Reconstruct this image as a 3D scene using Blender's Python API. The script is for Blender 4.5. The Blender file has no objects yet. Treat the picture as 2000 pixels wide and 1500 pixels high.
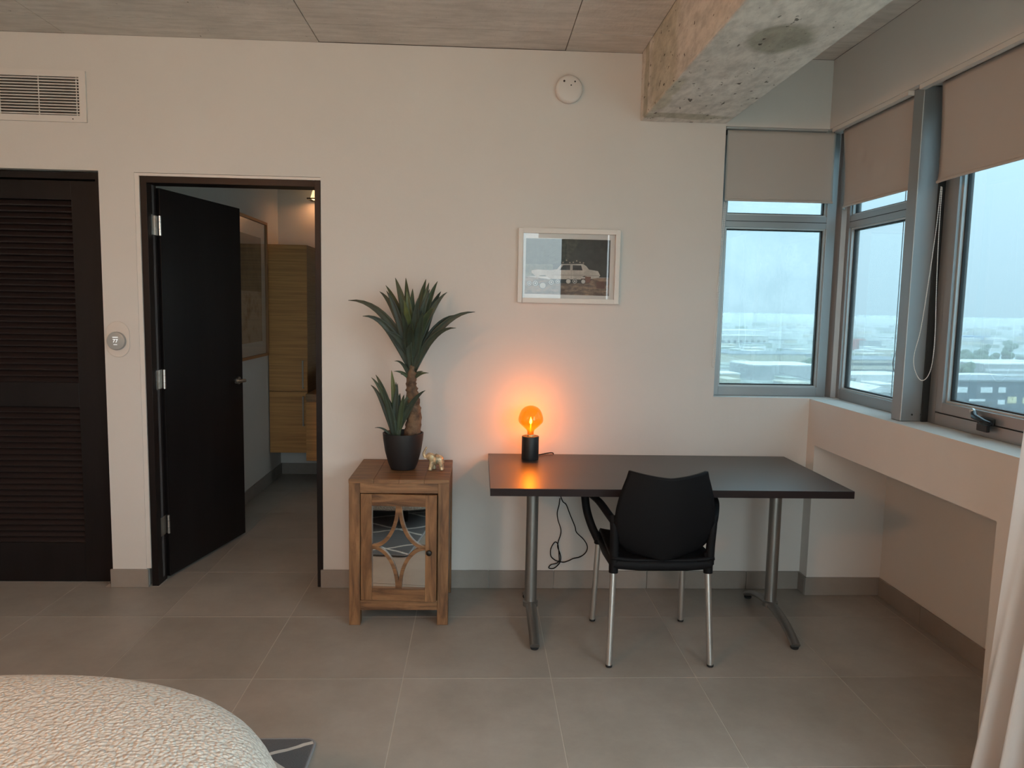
import bpy, bmesh, math, random
from mathutils import Vector, Matrix
random.seed(7)
S = bpy.context.scene
C = S.collection

# ------------------------------------------------------------------ camera
F_PX, YAW, PITCH, ROLL, CAM_H = 1453.9, 0.045733, 0.103738, -0.019406, 1.5036
def cam_axes():
    cy, sy = math.cos(YAW), math.sin(YAW)
    Rz = Matrix(((cy, sy, 0), (-sy, cy, 0), (0, 0, 1)))
    fwd = Vector((0, math.cos(PITCH), -math.sin(PITCH)))
    down = Vector((0, -math.sin(PITCH), -math.cos(PITCH)))
    right = Vector((1, 0, 0))
    r2 = right * math.cos(ROLL) + down * math.sin(ROLL)
    d2 = down * math.cos(ROLL) - right * math.sin(ROLL)
    return Rz @ r2, Rz @ d2, Rz @ fwd
RIGHT, DOWN, FWD = cam_axes()
CAM = Vector((0, 0, CAM_H))
cd = bpy.data.cameras.new('camera')
cd.sensor_fit = 'HORIZONTAL'; cd.sensor_width = 36.0; cd.lens = F_PX * 36.0 / 2000.0
cd.clip_start = 0.05; cd.clip_end = 12000
cam = bpy.data.objects.new('camera', cd); C.objects.link(cam)
m = Matrix.Identity(4)
for i in range(3):
    m[i][0] = RIGHT[i]; m[i][1] = -DOWN[i]; m[i][2] = -FWD[i]; m[i][3] = CAM[i]
cam.matrix_world = m
S.camera = cam
def at(u, v, axis, val):
    """photo pixel -> point where its ray meets the plane axis=val"""
    d = RIGHT * ((u - 1000) / F_PX) + DOWN * ((v - 750) / F_PX) + FWD
    return CAM + d * ((val - CAM[axis]) / d[axis])

# ------------------------------------------------------------------ world, exposure, portals
SKY = 6.0       # radiance at the horizon of an overcast (CIE) sky: zenith well over twice as bright
w = bpy.data.worlds.new('World'); S.world = w; w.use_nodes = True
bg = w.node_tree.nodes['Background']
bg.inputs[0].default_value = (0.84, 0.96, 1.0, 1)
_t = w.node_tree.nodes.new('ShaderNodeTexCoord'); _s = w.node_tree.nodes.new('ShaderNodeSeparateXYZ'); w.node_tree.links.new(_t.outputs['Generated'], _s.inputs[0])
_m = w.node_tree.nodes.new('ShaderNodeMapRange'); _m.inputs['From Min'].default_value = 0; _m.inputs['From Max'].default_value = 1
_m.inputs['To Min'].default_value = SKY; _m.inputs['To Max'].default_value = SKY*2.6; w.node_tree.links.new(_s.outputs['Z'], _m.inputs['Value'])
w.node_tree.links.new(_m.outputs[0], bg.inputs[1])
S.view_settings.view_transform = 'Standard'; S.view_settings.look = 'None'
S.view_settings.exposure = 0.0; S.view_settings.gamma = 1.0
S.view_settings.use_curve_mapping = False
S.cycles.use_denoising = True
S.cycles.max_bounces = 10; S.cycles.diffuse_bounces = 5; S.cycles.glossy_bounces = 4
S.cycles.transparent_max_bounces = 16; S.cycles.volume_bounces = 3
S.cycles.sample_clamp_indirect = 6.0
S.cycles.caustics_reflective = False; S.cycles.caustics_refractive = False
def portal(name, loc, rot, sx, sy):
    l = bpy.data.lights.new(name, 'AREA'); l.shape = 'RECTANGLE'; l.size = sx; l.size_y = sy
    l.cycles.is_portal = True
    o = bpy.data.objects.new(name, l); C.objects.link(o); o.location = loc; o.rotation_euler = rot
PI = math.pi
portal('window_daylight_back', (1.56, 4.02, 1.57), (-PI/2, 0, 0), 0.62, 1.05)
portal('window_daylight_right', (2.03, 1.1, 1.74), (0, PI/2, 0), 1.40, 5.7)
portal('window_daylight_rear', (0.275, -2.80, 1.35), (PI/2, 0, 0), 1.90, 2.68)

# ------------------------------------------------------------------ materials
MATS = {}
def mat(name, col, rough=0.5, metal=0.0, noise=None, bump=None, spec=0.5, coat=0.0, sheen=0.0):
    """noise=(scale, dark colour, lo, hi[, stretch]); bump=(scale, strength, dist)"""
    if name in MATS: return MATS[name]
    M = bpy.data.materials.new(name); M.use_nodes = True; MATS[name] = M
    nt = M.node_tree; N = nt.nodes; L = nt.links; b = N['Principled BSDF']
    b.inputs['Base Color'].default_value = (*col, 1); b.inputs['Roughness'].default_value = rough
    b.inputs['Metallic'].default_value = metal; b.inputs['Specular IOR Level'].default_value = spec
    b.inputs['Coat Weight'].default_value = coat; b.inputs['Sheen Weight'].default_value = sheen
    if noise or bump:
        tc = N.new('ShaderNodeTexCoord')
    if noise:
        mp = N.new('ShaderNodeMapping'); L.new(tc.outputs['Object'], mp.inputs[0])
        if len(noise) > 4: mp.inputs['Scale'].default_value = noise[4]
        t = N.new('ShaderNodeTexNoise'); t.inputs['Scale'].default_value = noise[0]; t.inputs['Detail'].default_value = 6
        t.inputs['Roughness'].default_value = 0.6
        L.new(mp.outputs[0], t.inputs['Vector'])
        r = N.new('ShaderNodeValToRGB'); r.color_ramp.elements[0].position = noise[2]; r.color_ramp.elements[1].position = noise[3]
        r.color_ramp.elements[0].color = (*noise[1], 1); r.color_ramp.elements[1].color = (*col, 1)
        L.new(t.outputs['Fac'], r.inputs[0]); L.new(r.outputs[0], b.inputs['Base Color'])
    if bump:
        t2 = N.new('ShaderNodeTexNoise'); t2.inputs['Scale'].default_value = bump[0]; t2.inputs['Detail'].default_value = 4
        L.new(tc.outputs['Object'], t2.inputs['Vector'])
        bp = N.new('ShaderNodeBump'); bp.inputs['Strength'].default_value = bump[1]; bp.inputs['Distance'].default_value = bump[2]
        L.new(t2.outputs['Fac'], bp.inputs['Height']); L.new(bp.outputs[0], b.inputs['Normal'])
    return M
def emis(name, col, st):
    if name in MATS: return MATS[name]
    M = bpy.data.materials.new(name); M.use_nodes = True; MATS[name] = M
    b = M.node_tree.nodes['Principled BSDF']; b.inputs['Base Color'].default_value = (*col, 1)
    b.inputs['Emission Color'].default_value = (*col, 1); b.inputs['Emission Strength'].default_value = st
    return M
def glass(name, tint, film=0.0, refl=1.0, mottled=0.0, filmcol=(.9, .97, 1)):
    """thin pane: transparent tint + rain film (translucent) + fresnel reflection"""
    M = bpy.data.materials.new(name); M.use_nodes = True; MATS[name] = M
    nt = M.node_tree; N = nt.nodes; L = nt.links; N.remove(N['Principled BSDF'])
    out = N['Material Output']
    tr = N.new('ShaderNodeBsdfTransparent'); tr.inputs[0].default_value = (*tint, 1)
    cur = tr.outputs[0]
    if film > 0:
        tl = N.new('ShaderNodeBsdfTranslucent'); tl.inputs[0].default_value = (*filmcol, 1)
        mx = N.new('ShaderNodeMixShader'); mx.inputs[0].default_value = film
        if mottled > 0:
            tc = N.new('ShaderNodeTexCoord'); mp = N.new('ShaderNodeMapping'); L.new(tc.outputs['Object'], mp.inputs[0])
            mp.inputs['Scale'].default_value = (1, 1, 0.55)
            n = N.new('ShaderNodeTexNoise'); n.inputs['Scale'].default_value = 130; n.inputs['Detail'].default_value = 3
            L.new(mp.outputs[0], n.inputs['Vector'])
            n2 = N.new('ShaderNodeTexNoise'); n2.inputs['Scale'].default_value = 6; n2.inputs['Detail'].default_value = 2
            L.new(tc.outputs['Object'], n2.inputs['Vector'])
            a = N.new('ShaderNodeMath'); a.operation = 'MULTIPLY'; L.new(n.outputs['Fac'], a.inputs[0]); L.new(n2.outputs['Fac'], a.inputs[1])
            r = N.new('ShaderNodeMapRange'); r.inputs['From Min'].default_value = .14; r.inputs['From Max'].default_value = .42
            r.inputs['To Min'].default_value = max(0, film - mottled); r.inputs['To Max'].default_value = film + mottled
            L.new(a.outputs[0], r.inputs['Value']); L.new(r.outputs[0], mx.inputs[0])
        L.new(cur, mx.inputs[1]); L.new(tl.outputs[0], mx.inputs[2]); cur = mx.outputs[0]
    gl = N.new('ShaderNodeBsdfGlossy'); gl.inputs['Roughness'].default_value = 0.01
    fr = N.new('ShaderNodeFresnel'); fr.inputs[0].default_value = 1.5
    ml = N.new('ShaderNodeMath'); ml.operation = 'MULTIPLY'; ml.inputs[1].default_value = refl; L.new(fr.outputs[0], ml.inputs[0])
    ge = N.new('ShaderNodeNewGeometry'); inv = N.new('ShaderNodeMath'); inv.operation = 'SUBTRACT'; inv.inputs[0].default_value = 1.0; L.new(ge.outputs['Backfacing'], inv.inputs[1])
    mf = N.new('ShaderNodeMath'); mf.operation = 'MULTIPLY'; L.new(ml.outputs[0], mf.inputs[0]); L.new(inv.outputs[0], mf.inputs[1]); mf.use_clamp = True
    m2 = N.new('ShaderNodeMixShader'); L.new(mf.outputs[0], m2.inputs[0]); L.new(cur, m2.inputs[1]); L.new(gl.outputs[0], m2.inputs[2])
    L.new(m2.outputs[0], out.inputs[0])
    return M

def wall_paint(name, col):
    return mat(name, col, 0.85, bump=(35, 0.08, 0.01), noise=(1.2, tuple(c * .96 for c in col), .35, .65), spec=.2)
PAINT = wall_paint('wall_paint', (.655, .63, .60))
def concrete(name, col, dark, stains=(), pits=.333, finev=.74):
    M = bpy.data.materials.new(name); M.use_nodes = True; MATS[name] = M
    nt = M.node_tree; N = nt.nodes; L = nt.links; b = N['Principled BSDF']; b.inputs['Roughness'].default_value = .85
    b.inputs['Specular IOR Level'].default_value = .25
    g = N.new('ShaderNodeNewGeometry')
    def ramp(scale, lo, hi, c0, c1, detail=6, stretch=None):
        t = N.new('ShaderNodeTexNoise'); t.inputs['Scale'].default_value = scale; t.inputs['Detail'].default_value = detail
        t.inputs['Roughness'].default_value = .65
        if stretch:
            mp = N.new('ShaderNodeMapping'); mp.inputs['Scale'].default_value = stretch
            L.new(g.outputs['Position'], mp.inputs[0]); L.new(mp.outputs[0], t.inputs['Vector'])
        else: L.new(g.outputs['Position'], t.inputs['Vector'])
        r = N.new('ShaderNodeValToRGB'); e = r.color_ramp.elements
        e[0].position = lo; e[1].position = hi; e[0].color = (*c0, 1); e[1].color = (*c1, 1)
        L.new(t.outputs['Fac'], r.inputs[0]); return r.outputs[0], t.outputs['Fac']
    base, _ = ramp(2.2, .3, .72, dark, col)
    fine, ff = ramp(22, .36, .6, (finev, finev, finev), (1, 1, 1), stretch=(1, .45, 1) if pits > .3 else (.25, 1.2, 1))
    pit, pf = ramp(34, pits-.045, pits, (.22, .21, .2), (1, 1, 1), 2, stretch=(1, .5, 1))
    def mul(a, b_):
        x = N.new('ShaderNodeMix'); x.data_type = 'RGBA'; x.blend_type = 'MULTIPLY'; x.inputs[0].default_value = 1
        L.new(a, x.inputs[6]); L.new(b_, x.inputs[7]); return x.outputs[2]
    cur = mul(mul(base, fine), pit)
    for (cx, cy_, rx, ry, s) in stains:     # damp marks: shapes of their own in the slab
        mp = N.new('ShaderNodeMapping'); mp.vector_type = 'TEXTURE'
        mp.inputs['Location'].default_value = (cx, cy_, 0); mp.inputs['Scale'].default_value = (rx, ry, 1e6)
        nz = N.new('ShaderNodeTexNoise'); nz.inputs['Scale'].default_value = 6; nz.inputs['Detail'].default_value = 5
        L.new(g.outputs['Position'], nz.inputs['Vector'])
        vm = N.new('ShaderNodeVectorMath'); vm.operation = 'MULTIPLY_ADD'; vm.inputs[1].default_value = (.09, .09, .0)
        L.new(nz.outputs['Color'], vm.inputs[0]); L.new(g.outputs['Position'], vm.inputs[2])
        L.new(vm.outputs[0], mp.inputs[0])
        ln = N.new('ShaderNodeVectorMath'); ln.operation = 'LENGTH'; L.new(mp.outputs[0], ln.inputs[0])
        r = N.new('ShaderNodeValToRGB'); e = r.color_ramp.elements
        e[0].position = .75; e[1].position = 1.0; e[0].color = (s, s, s * .9, 1); e[1].color = (1, 1, 1, 1)
        L.new(ln.outputs['Value'], r.inputs[0]); cur = mul(cur, r.outputs[0])
    L.new(cur, b.inputs['Base Color'])
    bp = N.new('ShaderNodeBump'); bp.inputs['Strength'].default_value = .5; bp.inputs['Distance'].default_value = .006
    ad = N.new('ShaderNodeMath'); ad.operation = 'ADD'; L.new(ff, ad.inputs[0]); L.new(pf, ad.inputs[1])
    L.new(ad.outputs[0], bp.inputs['Height']); L.new(bp.outputs[0], b.inputs['Normal'])
    return M
CONC = concrete('concrete_slab', (.74, .70, .65), (.60, .565, .52), pits=.27, finev=.84)
CONC_BEAM = concrete('concrete_beam', (.80, .77, .71), (.64, .61, .55),
                     [(1.09, 2.72, .13, .16, .55), (1.0, 3.78, .30, .06, .7), (.86, 3.45, .05, .3, .8)])
def tile_mat(name, col, dark, rough):
    M = mat(name, col, rough, noise=(3.2, dark, .3, .7), spec=.4)
    nt = M.node_tree; N = nt.nodes; L = nt.links; b = N['Principled BSDF']
    g = N.new('ShaderNodeNewGeometry'); t = [n for n in N if n.type == 'TEX_NOISE'][0]; mp = [n for n in N if n.type == 'MAPPING'][0]
    L.new(g.outputs['Position'], mp.inputs[0])
    t.inputs['Detail'].default_value = 10; t.inputs['Roughness'].default_value = .72
    oi = N.new('ShaderNodeObjectInfo'); mr = N.new('ShaderNodeMapRange'); mr.inputs['To Min'].default_value = .94; mr.inputs['To Max'].default_value = 1.05
    L.new(oi.outputs['Random'], mr.inputs['Value'])
    mx = N.new('ShaderNodeMix'); mx.data_type = 'RGBA'; mx.blend_type = 'MULTIPLY'; mx.inputs[0].default_value = 1
    rp = [n for n in N if n.type == 'VALTORGB'][0]; L.new(rp.outputs[0], mx.inputs[6]); L.new(mr.outputs[0], mx.inputs[7])
    L.new(mx.outputs[2], b.inputs['Base Color'])
    return M
TILE = tile_mat('floor_tile', (.37, .34, .305), (.285, .26, .23), .40)
BASE = tile_mat('baseboard_tile', (.30, .265, .235), (.24, .21, .185), .5)
GROUT = mat('grout', (.50, .465, .42), .9)
ESP = mat('espresso_wood', (.014, .011, .011), .38, noise=(8, (.008, .006, .006), .3, .7, (1, 1, .12)), spec=.22)
ESP_LOUVRE = mat('espresso_louvre', (.026, .018, .017), .45, spec=.3)
ALU = mat('window_aluminium', (.34, .36, .37), .42, .75)
GASKET = mat('black_gasket', (.012, .014, .015), .5)
WHITE = mat('white_plastic', (.66, .63, .60), .45)
CHROME = mat('brushed_steel', (.55, .54, .52), .28, 1.0)
BLACKP = mat('black_plastic', (.005, .005, .006), .62, bump=(600, .15, .001), spec=.15)

# ------------------------------------------------------------------ mesh helpers
class MB:
    def __init__(s): s.v = []; s.f = []
    def add(s, vs, fs):
        o = len(s.v); s.v += [tuple(x) for x in vs]; s.f += [tuple(o + i for i in f) for f in fs]; return s
    def box(s, x0, x1, y0, y1, z0, z1):
        return s.add([(x0,y0,z0),(x1,y0,z0),(x1,y1,z0),(x0,y1,z0),(x0,y0,z1),(x1,y0,z1),(x1,y1,z1),(x0,y1,z1)],
                     [(0,3,2,1),(4,5,6,7),(0,1,5,4),(1,2,6,5),(2,3,7,6),(3,0,4,7)])
    def prism(s, poly, ax, a, b):
        """poly in the two other axes (in xyz order), extruded along ax from a to b"""
        n = len(poly)
        def P(p, t):
            q = list(p); q.insert(ax, t); return tuple(q)
        return s.add([P(p, a) for p in poly] + [P(p, b) for p in poly],
                     [tuple(range(n)), tuple(range(2*n-1, n-1, -1))] + [(i, (i+1) % n, n+(i+1) % n, n+i) for i in range(n)])
    def lathe(s, prof, cx, cy, z0=0, n=32, axis=2, cap=True):
        vs = []; fs = []
        for r, h in prof:
            for k in range(n):
                a = 2*PI*k/n; p = [r*math.cos(a), r*math.sin(a)]
                if axis == 2: vs.append((cx+p[0], cy+p[1], z0+h))
                elif axis == 1: vs.append((cx+p[0], z0+h, cy+p[1]))     # cx = x, cy = z, z0 = y
                else: vs.append((z0+h, cx+p[0], cy+p[1]))
        for i in range(len(prof)-1):
            for k in range(n):
                fs.append((i*n+k, i*n+(k+1) % n, (i+1)*n+(k+1) % n, (i+1)*n+k))
        if cap:
            fs.append(tuple(range(n-1, -1, -1))); fs.append(tuple((len(prof)-1)*n+k for k in range(n)))
        return s.add(vs, fs)
    def tube(s, pts, rad, n=10, flat=(1, 1), up=None):
        """rad: number or list; flat = section scale (across, along up)"""
        pts = [Vector(p) for p in pts]; m_ = len(pts); vs = []; fs = []
        rad = rad if isinstance(rad, (list, tuple)) else [rad]*m_
        pu = None
        for i, p in enumerate(pts):
            t = (pts[min(i+1, m_-1)] - pts[max(i-1, 0)]).normalized()
            if up is not None: u = Vector(up)
            else: u = pu if pu is not None else (Vector((0, 0, 1)) if abs(t.z) < .9 else Vector((1, 0, 0)))
            sd = t.cross(u).normalized(); u = sd.cross(t).normalized(); pu = u
            for k in range(n):
                a = 2*PI*k/n
                vs.append(p + sd*(math.cos(a)*rad[i]*flat[0]) + u*(math.sin(a)*rad[i]*flat[1]))
        for i in range(m_-1):
            for k in range(n): fs.append((i*n+k, i*n+(k+1) % n, (i+1)*n+(k+1) % n, (i+1)*n+k))
        fs.append(tuple(range(n-1, -1, -1))); fs.append(tuple((m_-1)*n+k for k in range(n)))
        return s.add(vs, fs)
    def grid(s, fn, nu, nv):
        vs = [fn(i/nu, j/nv) for j in range(nv+1) for i in range(nu+1)]
        return s.add(vs, [(j*(nu+1)+i, j*(nu+1)+i+1, (j+1)*(nu+1)+i+1, (j+1)*(nu+1)+i) for j in range(nv) for i in range(nu)])
    def ball(s, c, r, n=12, sc=(1, 1, 1)):
        prof = [(max(1e-5, math.sin(PI*i/n)), -math.cos(PI*i/n)) for i in range(n+1)]
        o = len(s.v); s.lathe(prof, 0, 0, 0, n*2, cap=False)
        for i in range(o, len(s.v)):
            x, y, z = s.v[i]; s.v[i] = (c[0]+x*r*sc[0], c[1]+y*r*sc[1], c[2]+z*r*sc[2])
        return s
    def build(s, name, material, parent=None, smooth=False, bevel=0, solid=0, sub=0, weld=False, ang=40):
        me = bpy.data.meshes.new(name); me.from_pydata(s.v, [], s.f); me.update()
        bm = bmesh.new(); bm.from_mesh(me)
        if weld: bmesh.ops.remove_doubles(bm, verts=bm.verts, dist=1e-5)
        bmesh.ops.recalc_face_normals(bm, faces=bm.faces); bm.to_mesh(me); bm.free()
        me.materials.append(material)
        o = bpy.data.objects.new(name, me); C.objects.link(o)
        if parent is not None: o.parent = parent; o.matrix_parent_inverse = parent.matrix_world.inverted()
        if solid:
            md = o.modifiers.new('solid', 'SOLIDIFY'); md.thickness = solid; md.offset = 0
        if sub:
            md = o.modifiers.new('sub', 'SUBSURF'); md.levels = sub; md.render_levels = sub
        if bevel:
            md = o.modifiers.new('bevel', 'BEVEL'); md.width = bevel; md.segments = 2; md.limit_method = 'ANGLE'; md.angle_limit = math.radians(35)
        if smooth:
            for p in me.polygons: p.use_smooth = True
            if not sub and ang:
                try:
                    me.set_sharp_from_angle(angle=math.radians(ang))
                except Exception: pass
        return o
def tag(o, label=None, cat=None, group=None, kind=None):
    if label: o['label'] = label
    if cat: o['category'] = cat
    if group: o['group'] = group
    if kind: o['kind'] = kind
    return o
def thing(name, label, cat, loc=(0, 0, 0), group=None):
    o = bpy.data.objects.new(name, None); C.objects.link(o); o.location = loc; o.empty_display_size = .1
    o.matrix_world = Matrix.Translation(loc)
    return tag(o, label, cat, group)
def struct(o, label, cat): return tag(o, label, cat, kind='structure')
def share(src, name, loc, parent=None, rot=None, scale=None):
    o = bpy.data.objects.new(name, src); C.objects.link(o); o.location = loc
    if rot: o.rotation_euler = rot
    if scale: o.scale = scale
    if parent is not None:
        o.parent = parent; o.matrix_parent_inverse = parent.matrix_world.inverted()
    return o
def mesh_of(mb, name, material):
    o = mb.build(name, material); me = o.data; bpy.data.objects.remove(o); return me
def holed(mb, u0, u1, v0, v1, holes, put):
    """rectangular sheet with rectangular holes, given thickness by put(ulo,uhi,vlo,vhi)"""
    us = sorted({u0, u1, *[h[0] for h in holes], *[h[1] for h in holes]}); us = [u for u in us if u0 <= u <= u1]
    vs = sorted({v0, v1, *[h[2] for h in holes], *[h[3] for h in holes]}); vs = [v for v in vs if v0 <= v <= v1]
    for a, b in zip(us, us[1:]):
        run = None
        for c_, d in zip(vs, vs[1:]):
            mu, mv = (a+b)/2, (c_+d)/2
            if any(h[0] < mu < h[1] and h[2] < mv < h[3] for h in holes):
                if run: put(a, b, *run); run = None
            else: run = (run[0], d) if run else (c_, d)
        if run: put(a, b, *run)

# ------------------------------------------------------------------ room dimensions
D = 3.862; CEIL = 2.78; XL = -2.80; YR = -2.70; XP = 1.765; XU = 1.785; XF = 1.925
BXL, BXR, BY = -1.72, 0.55, 6.52       # bathroom beyond the open door
PT = D + .118                          # far face of the partition
NY0, NY1, NX, NZ = 2.39, 3.772, 2.165, .81     # niche under the right-hand sill
SILL = 1.045; SOF = 2.44

# ---- floor
mb = MB(); mb.box(XL-.1, NX+.1, YR-.1, PT, -.12, -.0012); mb.box(BXL-.1, BXR+.1, PT, BY+.1, -.12, -.0012); mb.box(XL-.1, BXL-.1, PT, 4.6, -.12, -.0012)
floor = struct(mb.build('floor', GROUT), 'grey brown square porcelain tile floor with thin pale joints', 'floor')
TX, TY, TS, TG = -.286, 2.884, .6, .002
full = mesh_of(MB().box(-.3+TG, .3-TG, -.3+TG, .3-TG, -.009, 0), 'floor_tile', TILE)
rects = [(XL, XP, YR, D), (XP, NX, NY0, NY1), (-1.66, -.84, D, PT), (XL+.1, -1.94, D, 3.925), (BXL, BXR, PT, BY)]
for i in range(-6, 6):
    for j in range(-12, 9):
        x0, x1, y0, y1 = TX+TS*i+TG, TX+TS*(i+1)-TG, TY+TS*j+TG, TY+TS*(j+1)-TG
        for (a, b, c_, d) in rects:
            X0, X1, Y0, Y1 = max(x0, a), min(x1, b), max(y0, c_), min(y1, d)
            if X1-X0 < .005 or Y1-Y0 < .005: continue
            if X1-X0 > TS-.005 and Y1-Y0 > TS-.005: share(full, 'tile', ((x0+x1)/2, (y0+y1)/2, 0), floor)
            else: MB().box(X0, X1, Y0, Y1, -.009, 0).build('tile', TILE, floor)

# ---- back wall with closet opening, door opening and window opening
CL = (-2.74, -1.895, 0, 2.134); DO = (-1.722, -.805, 0, 2.13); WO = (1.245, 1.96, SILL+.003, SOF)
mb = MB(); holed(mb, XL, 1.96, 0, CEIL, [CL, DO, WO], lambda a, b, c_, d: mb.box(a, b, D, PT, c_, d))
struct(mb.build('wall_back', PAINT, weld=True), 'off white painted back wall behind the desk', 'wall')
# ---- right wall : parapet, niche, lintel
mb = MB()
mb.box(XP, 2.0, YR, D, NZ, SILL)
mb.box(XP, NX+.08, YR, NY0, 0, NZ); mb.box(XP, NX+.08, NY1, D, 0, NZ)
mb.box(NX, NX+.08, NY0, NY1, 0, NZ); mb.box(2.0, NX+.08, YR, D, NZ, NZ+.05)
mb.box(XU, 2.03, YR, D, SOF, CEIL)
mb.box(XP+.02, 2.03, YR, -1.72, SILL, SOF)
struct(mb.build('wall_right', PAINT), 'painted window wall with a low niche under the sill', 'wall')
mb = MB(); mb.box(XL-.12, XL, YR, PT, 0, CEIL)
struct(mb.build('wall_left', PAINT), 'plain painted side wall behind the bed headboard', 'wall')
RW = (-.65, 1.20, .03, 2.68)
mb = MB(); holed(mb, XL, XP, 0, CEIL, [RW], lambda a, b, c_, d: mb.box(a, b, YR-.12, YR, c_, d))
struct(mb.build('wall_rear', PAINT), 'painted wall with a wide glazed opening behind the viewer', 'wall')

# ---- ceiling slab with formwork panels, and the concrete beam
mb = MB(); mb.box(XL-.12, 2.03, YR-.12, PT, CEIL+.012, CEIL+.2)
ceil = struct(mb.build('ceiling', mat('dark_joint', (.16, .145, .13), .9)), 'raw board marked concrete ceiling slab', 'ceiling')  # darker slab face shows as thin joint lines between the panels
BX0, BX1, BZ = .80, 1.245, 2.45
ys = [YR, -1.24, -.02, 1.20, 2.41, 3.618, D]
for xa, xb in [(XL, -2.03), (-2.03, -.808), (-.808, .412), (.412, BX0), (BX1, XU)]:
    for ya, yb in zip(ys, ys[1:]):
        g = .0022
        MB().box(xa+g, xb-g, ya+g, yb-g, CEIL+random.uniform(0, .0025), CEIL+.013).build('formwork_panel', CONC, ceil)
mb = MB(); mb.box(BX0, BX1, YR, D, BZ, CEIL+.01)
struct(mb.build('ceiling_beam', CONC_BEAM, bevel=.008), 'rough pitted concrete beam crossing the ceiling by the windows', 'beam')

# ---- baseboards, each a row of tile pieces
def baseboard(name, label, runs):
    """runs: list of (fixed axis, inner face, outward thickness sign, start, end, joints)"""
    r = thing(name, label, 'baseboard'); r['kind'] = 'structure'
    for ax, face, sg, a, b, joints in runs:
        pts = [a] + [j for j in sorted(joints) if a < j < b] + [b]
        for p, q in zip(pts, pts[1:]):
            t0, t1 = sorted((face, face+sg*.011)); z = (0.001, .098)
            bb = MB().box(t0, t1, p+.001, q-.001, *z) if ax == 0 else MB().box(p+.001, q-.001, t0, t1, *z)
            bb.build('baseboard_tile', BASE, r, bevel=.0015)
    return r
baseboard('baseboard_back', 'grey tile skirting along the foot of the back wall',
          [(1, D, -1, -1.905, -1.71, []), (1, D, -1, -.818, XP, [-.5, .07, .42, .925, 1.47])])
baseboard('baseboard_right', 'grey tile skirting running around the niche under the sill',
          [(0, XP, -1, NY1, D-.012, []), (1, NY1, -1, XP-.011, NX, []), (0, NX, -1, NY0, NY1-.012, [2.75, 3.38])])
baseboard('baseboard_left', 'grey tile skirting on the bathroom side wall',
          [(0, BXL, 1, 4.0, BY-.012, [4.5, 5.1, 5.7, 6.3]), (1, BY, -1, BXL, BXR, [-1.3, -.7, -.1])])

# ------------------------------------------------------------------ bathroom shell
mb = MB(); mb.box(BXL-.1, BXL, PT, BY, 0, CEIL)
struct(mb.build('wall_bathroom_left', PAINT), 'bathroom side wall carrying a framed picture', 'wall')
mb = MB(); mb.box(BXL-.1, BXR+.1, BY, BY+.1, 0, CEIL)
struct(mb.build('wall_bathroom_back', PAINT), 'bathroom end wall behind the wooden cabinets', 'wall')
BW = (4.9, 5.6, 1.0, 1.9)
mb = MB(); holed(mb, PT, BY, 0, CEIL, [BW], lambda a, b, c_, d: mb.box(BXR, BXR+.1, a, b, c_, d))
struct(mb.build('wall_bathroom_right', PAINT), 'bathroom side wall hidden beyond the door opening', 'wall')
mb = MB(); mb.box(BXL-.1, BXR+.1, PT, BY+.1, CEIL, CEIL+.1)
struct(mb.build('ceiling_bathroom', PAINT), 'plain painted ceiling of the bathroom', 'ceiling')
mb = MB(); mb.box(XL-.12, BXL-.1, 4.5, 4.6, 0, CEIL); mb.box(XL-.12, XL, PT, 4.5, 0, CEIL); mb.box(XL-.12, BXL-.1, PT, 4.6, CEIL, CEIL+.1)
struct(mb.build('wall_closet', mat('closet_dark', (.3, .28, .26), .9)), 'closet interior behind the louvred door', 'wall')

# ------------------------------------------------------------------ louvred closet door
dz = thing('door_1', 'dark espresso louvred closet door beside the air vent', 'door', (-2.33, 3.94, 0)); dz['kind'] = 'structure'
y0, y1 = 3.925, 3.962
jm = MB(); jm.box(-1.93, -1.897, 3.90, 3.975, .002, 2.128); jm.box(-2.737, -2.705, 3.90, 3.975, .002, 2.128); jm.box(-2.705, -1.93, 3.90, 3.975, 2.096, 2.128)
jm.build('jamb', ESP, dz)
for xa, xb in ((-2.065, -1.935), (-2.70, -2.575)): MB().box(xa, xb, y0, y1, .006, 2.09).build('stile', ESP, dz, bevel=.002)
for za, zb in ((.006, .215), (.94, 1.068), (1.995, 2.09)): MB().box(-2.575, -2.065, y0+.001, y1-.001, za, zb).build('rail', ESP, dz, bevel=.002)
a = math.radians(38); hw, ht = .021, .0042
prof = [(-hw, -ht), (hw, -ht), (hw, ht), (-hw, ht)]
sl = mesh_of(MB().prism([(p*math.cos(a)-q*math.sin(a), p*math.sin(a)+q*math.cos(a)) for p, q in prof], 0, -.258, .258), 'louvre_slat', ESP_LOUVRE)
for z0, z1, n in ((.215, .94, 23), (1.068, 1.995, 30)):
    for k in range(n):
        share(sl, 'louvre_slat', (-2.32, 3.946, z0+(k+.5)*(z1-z0)/n), dz)

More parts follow.
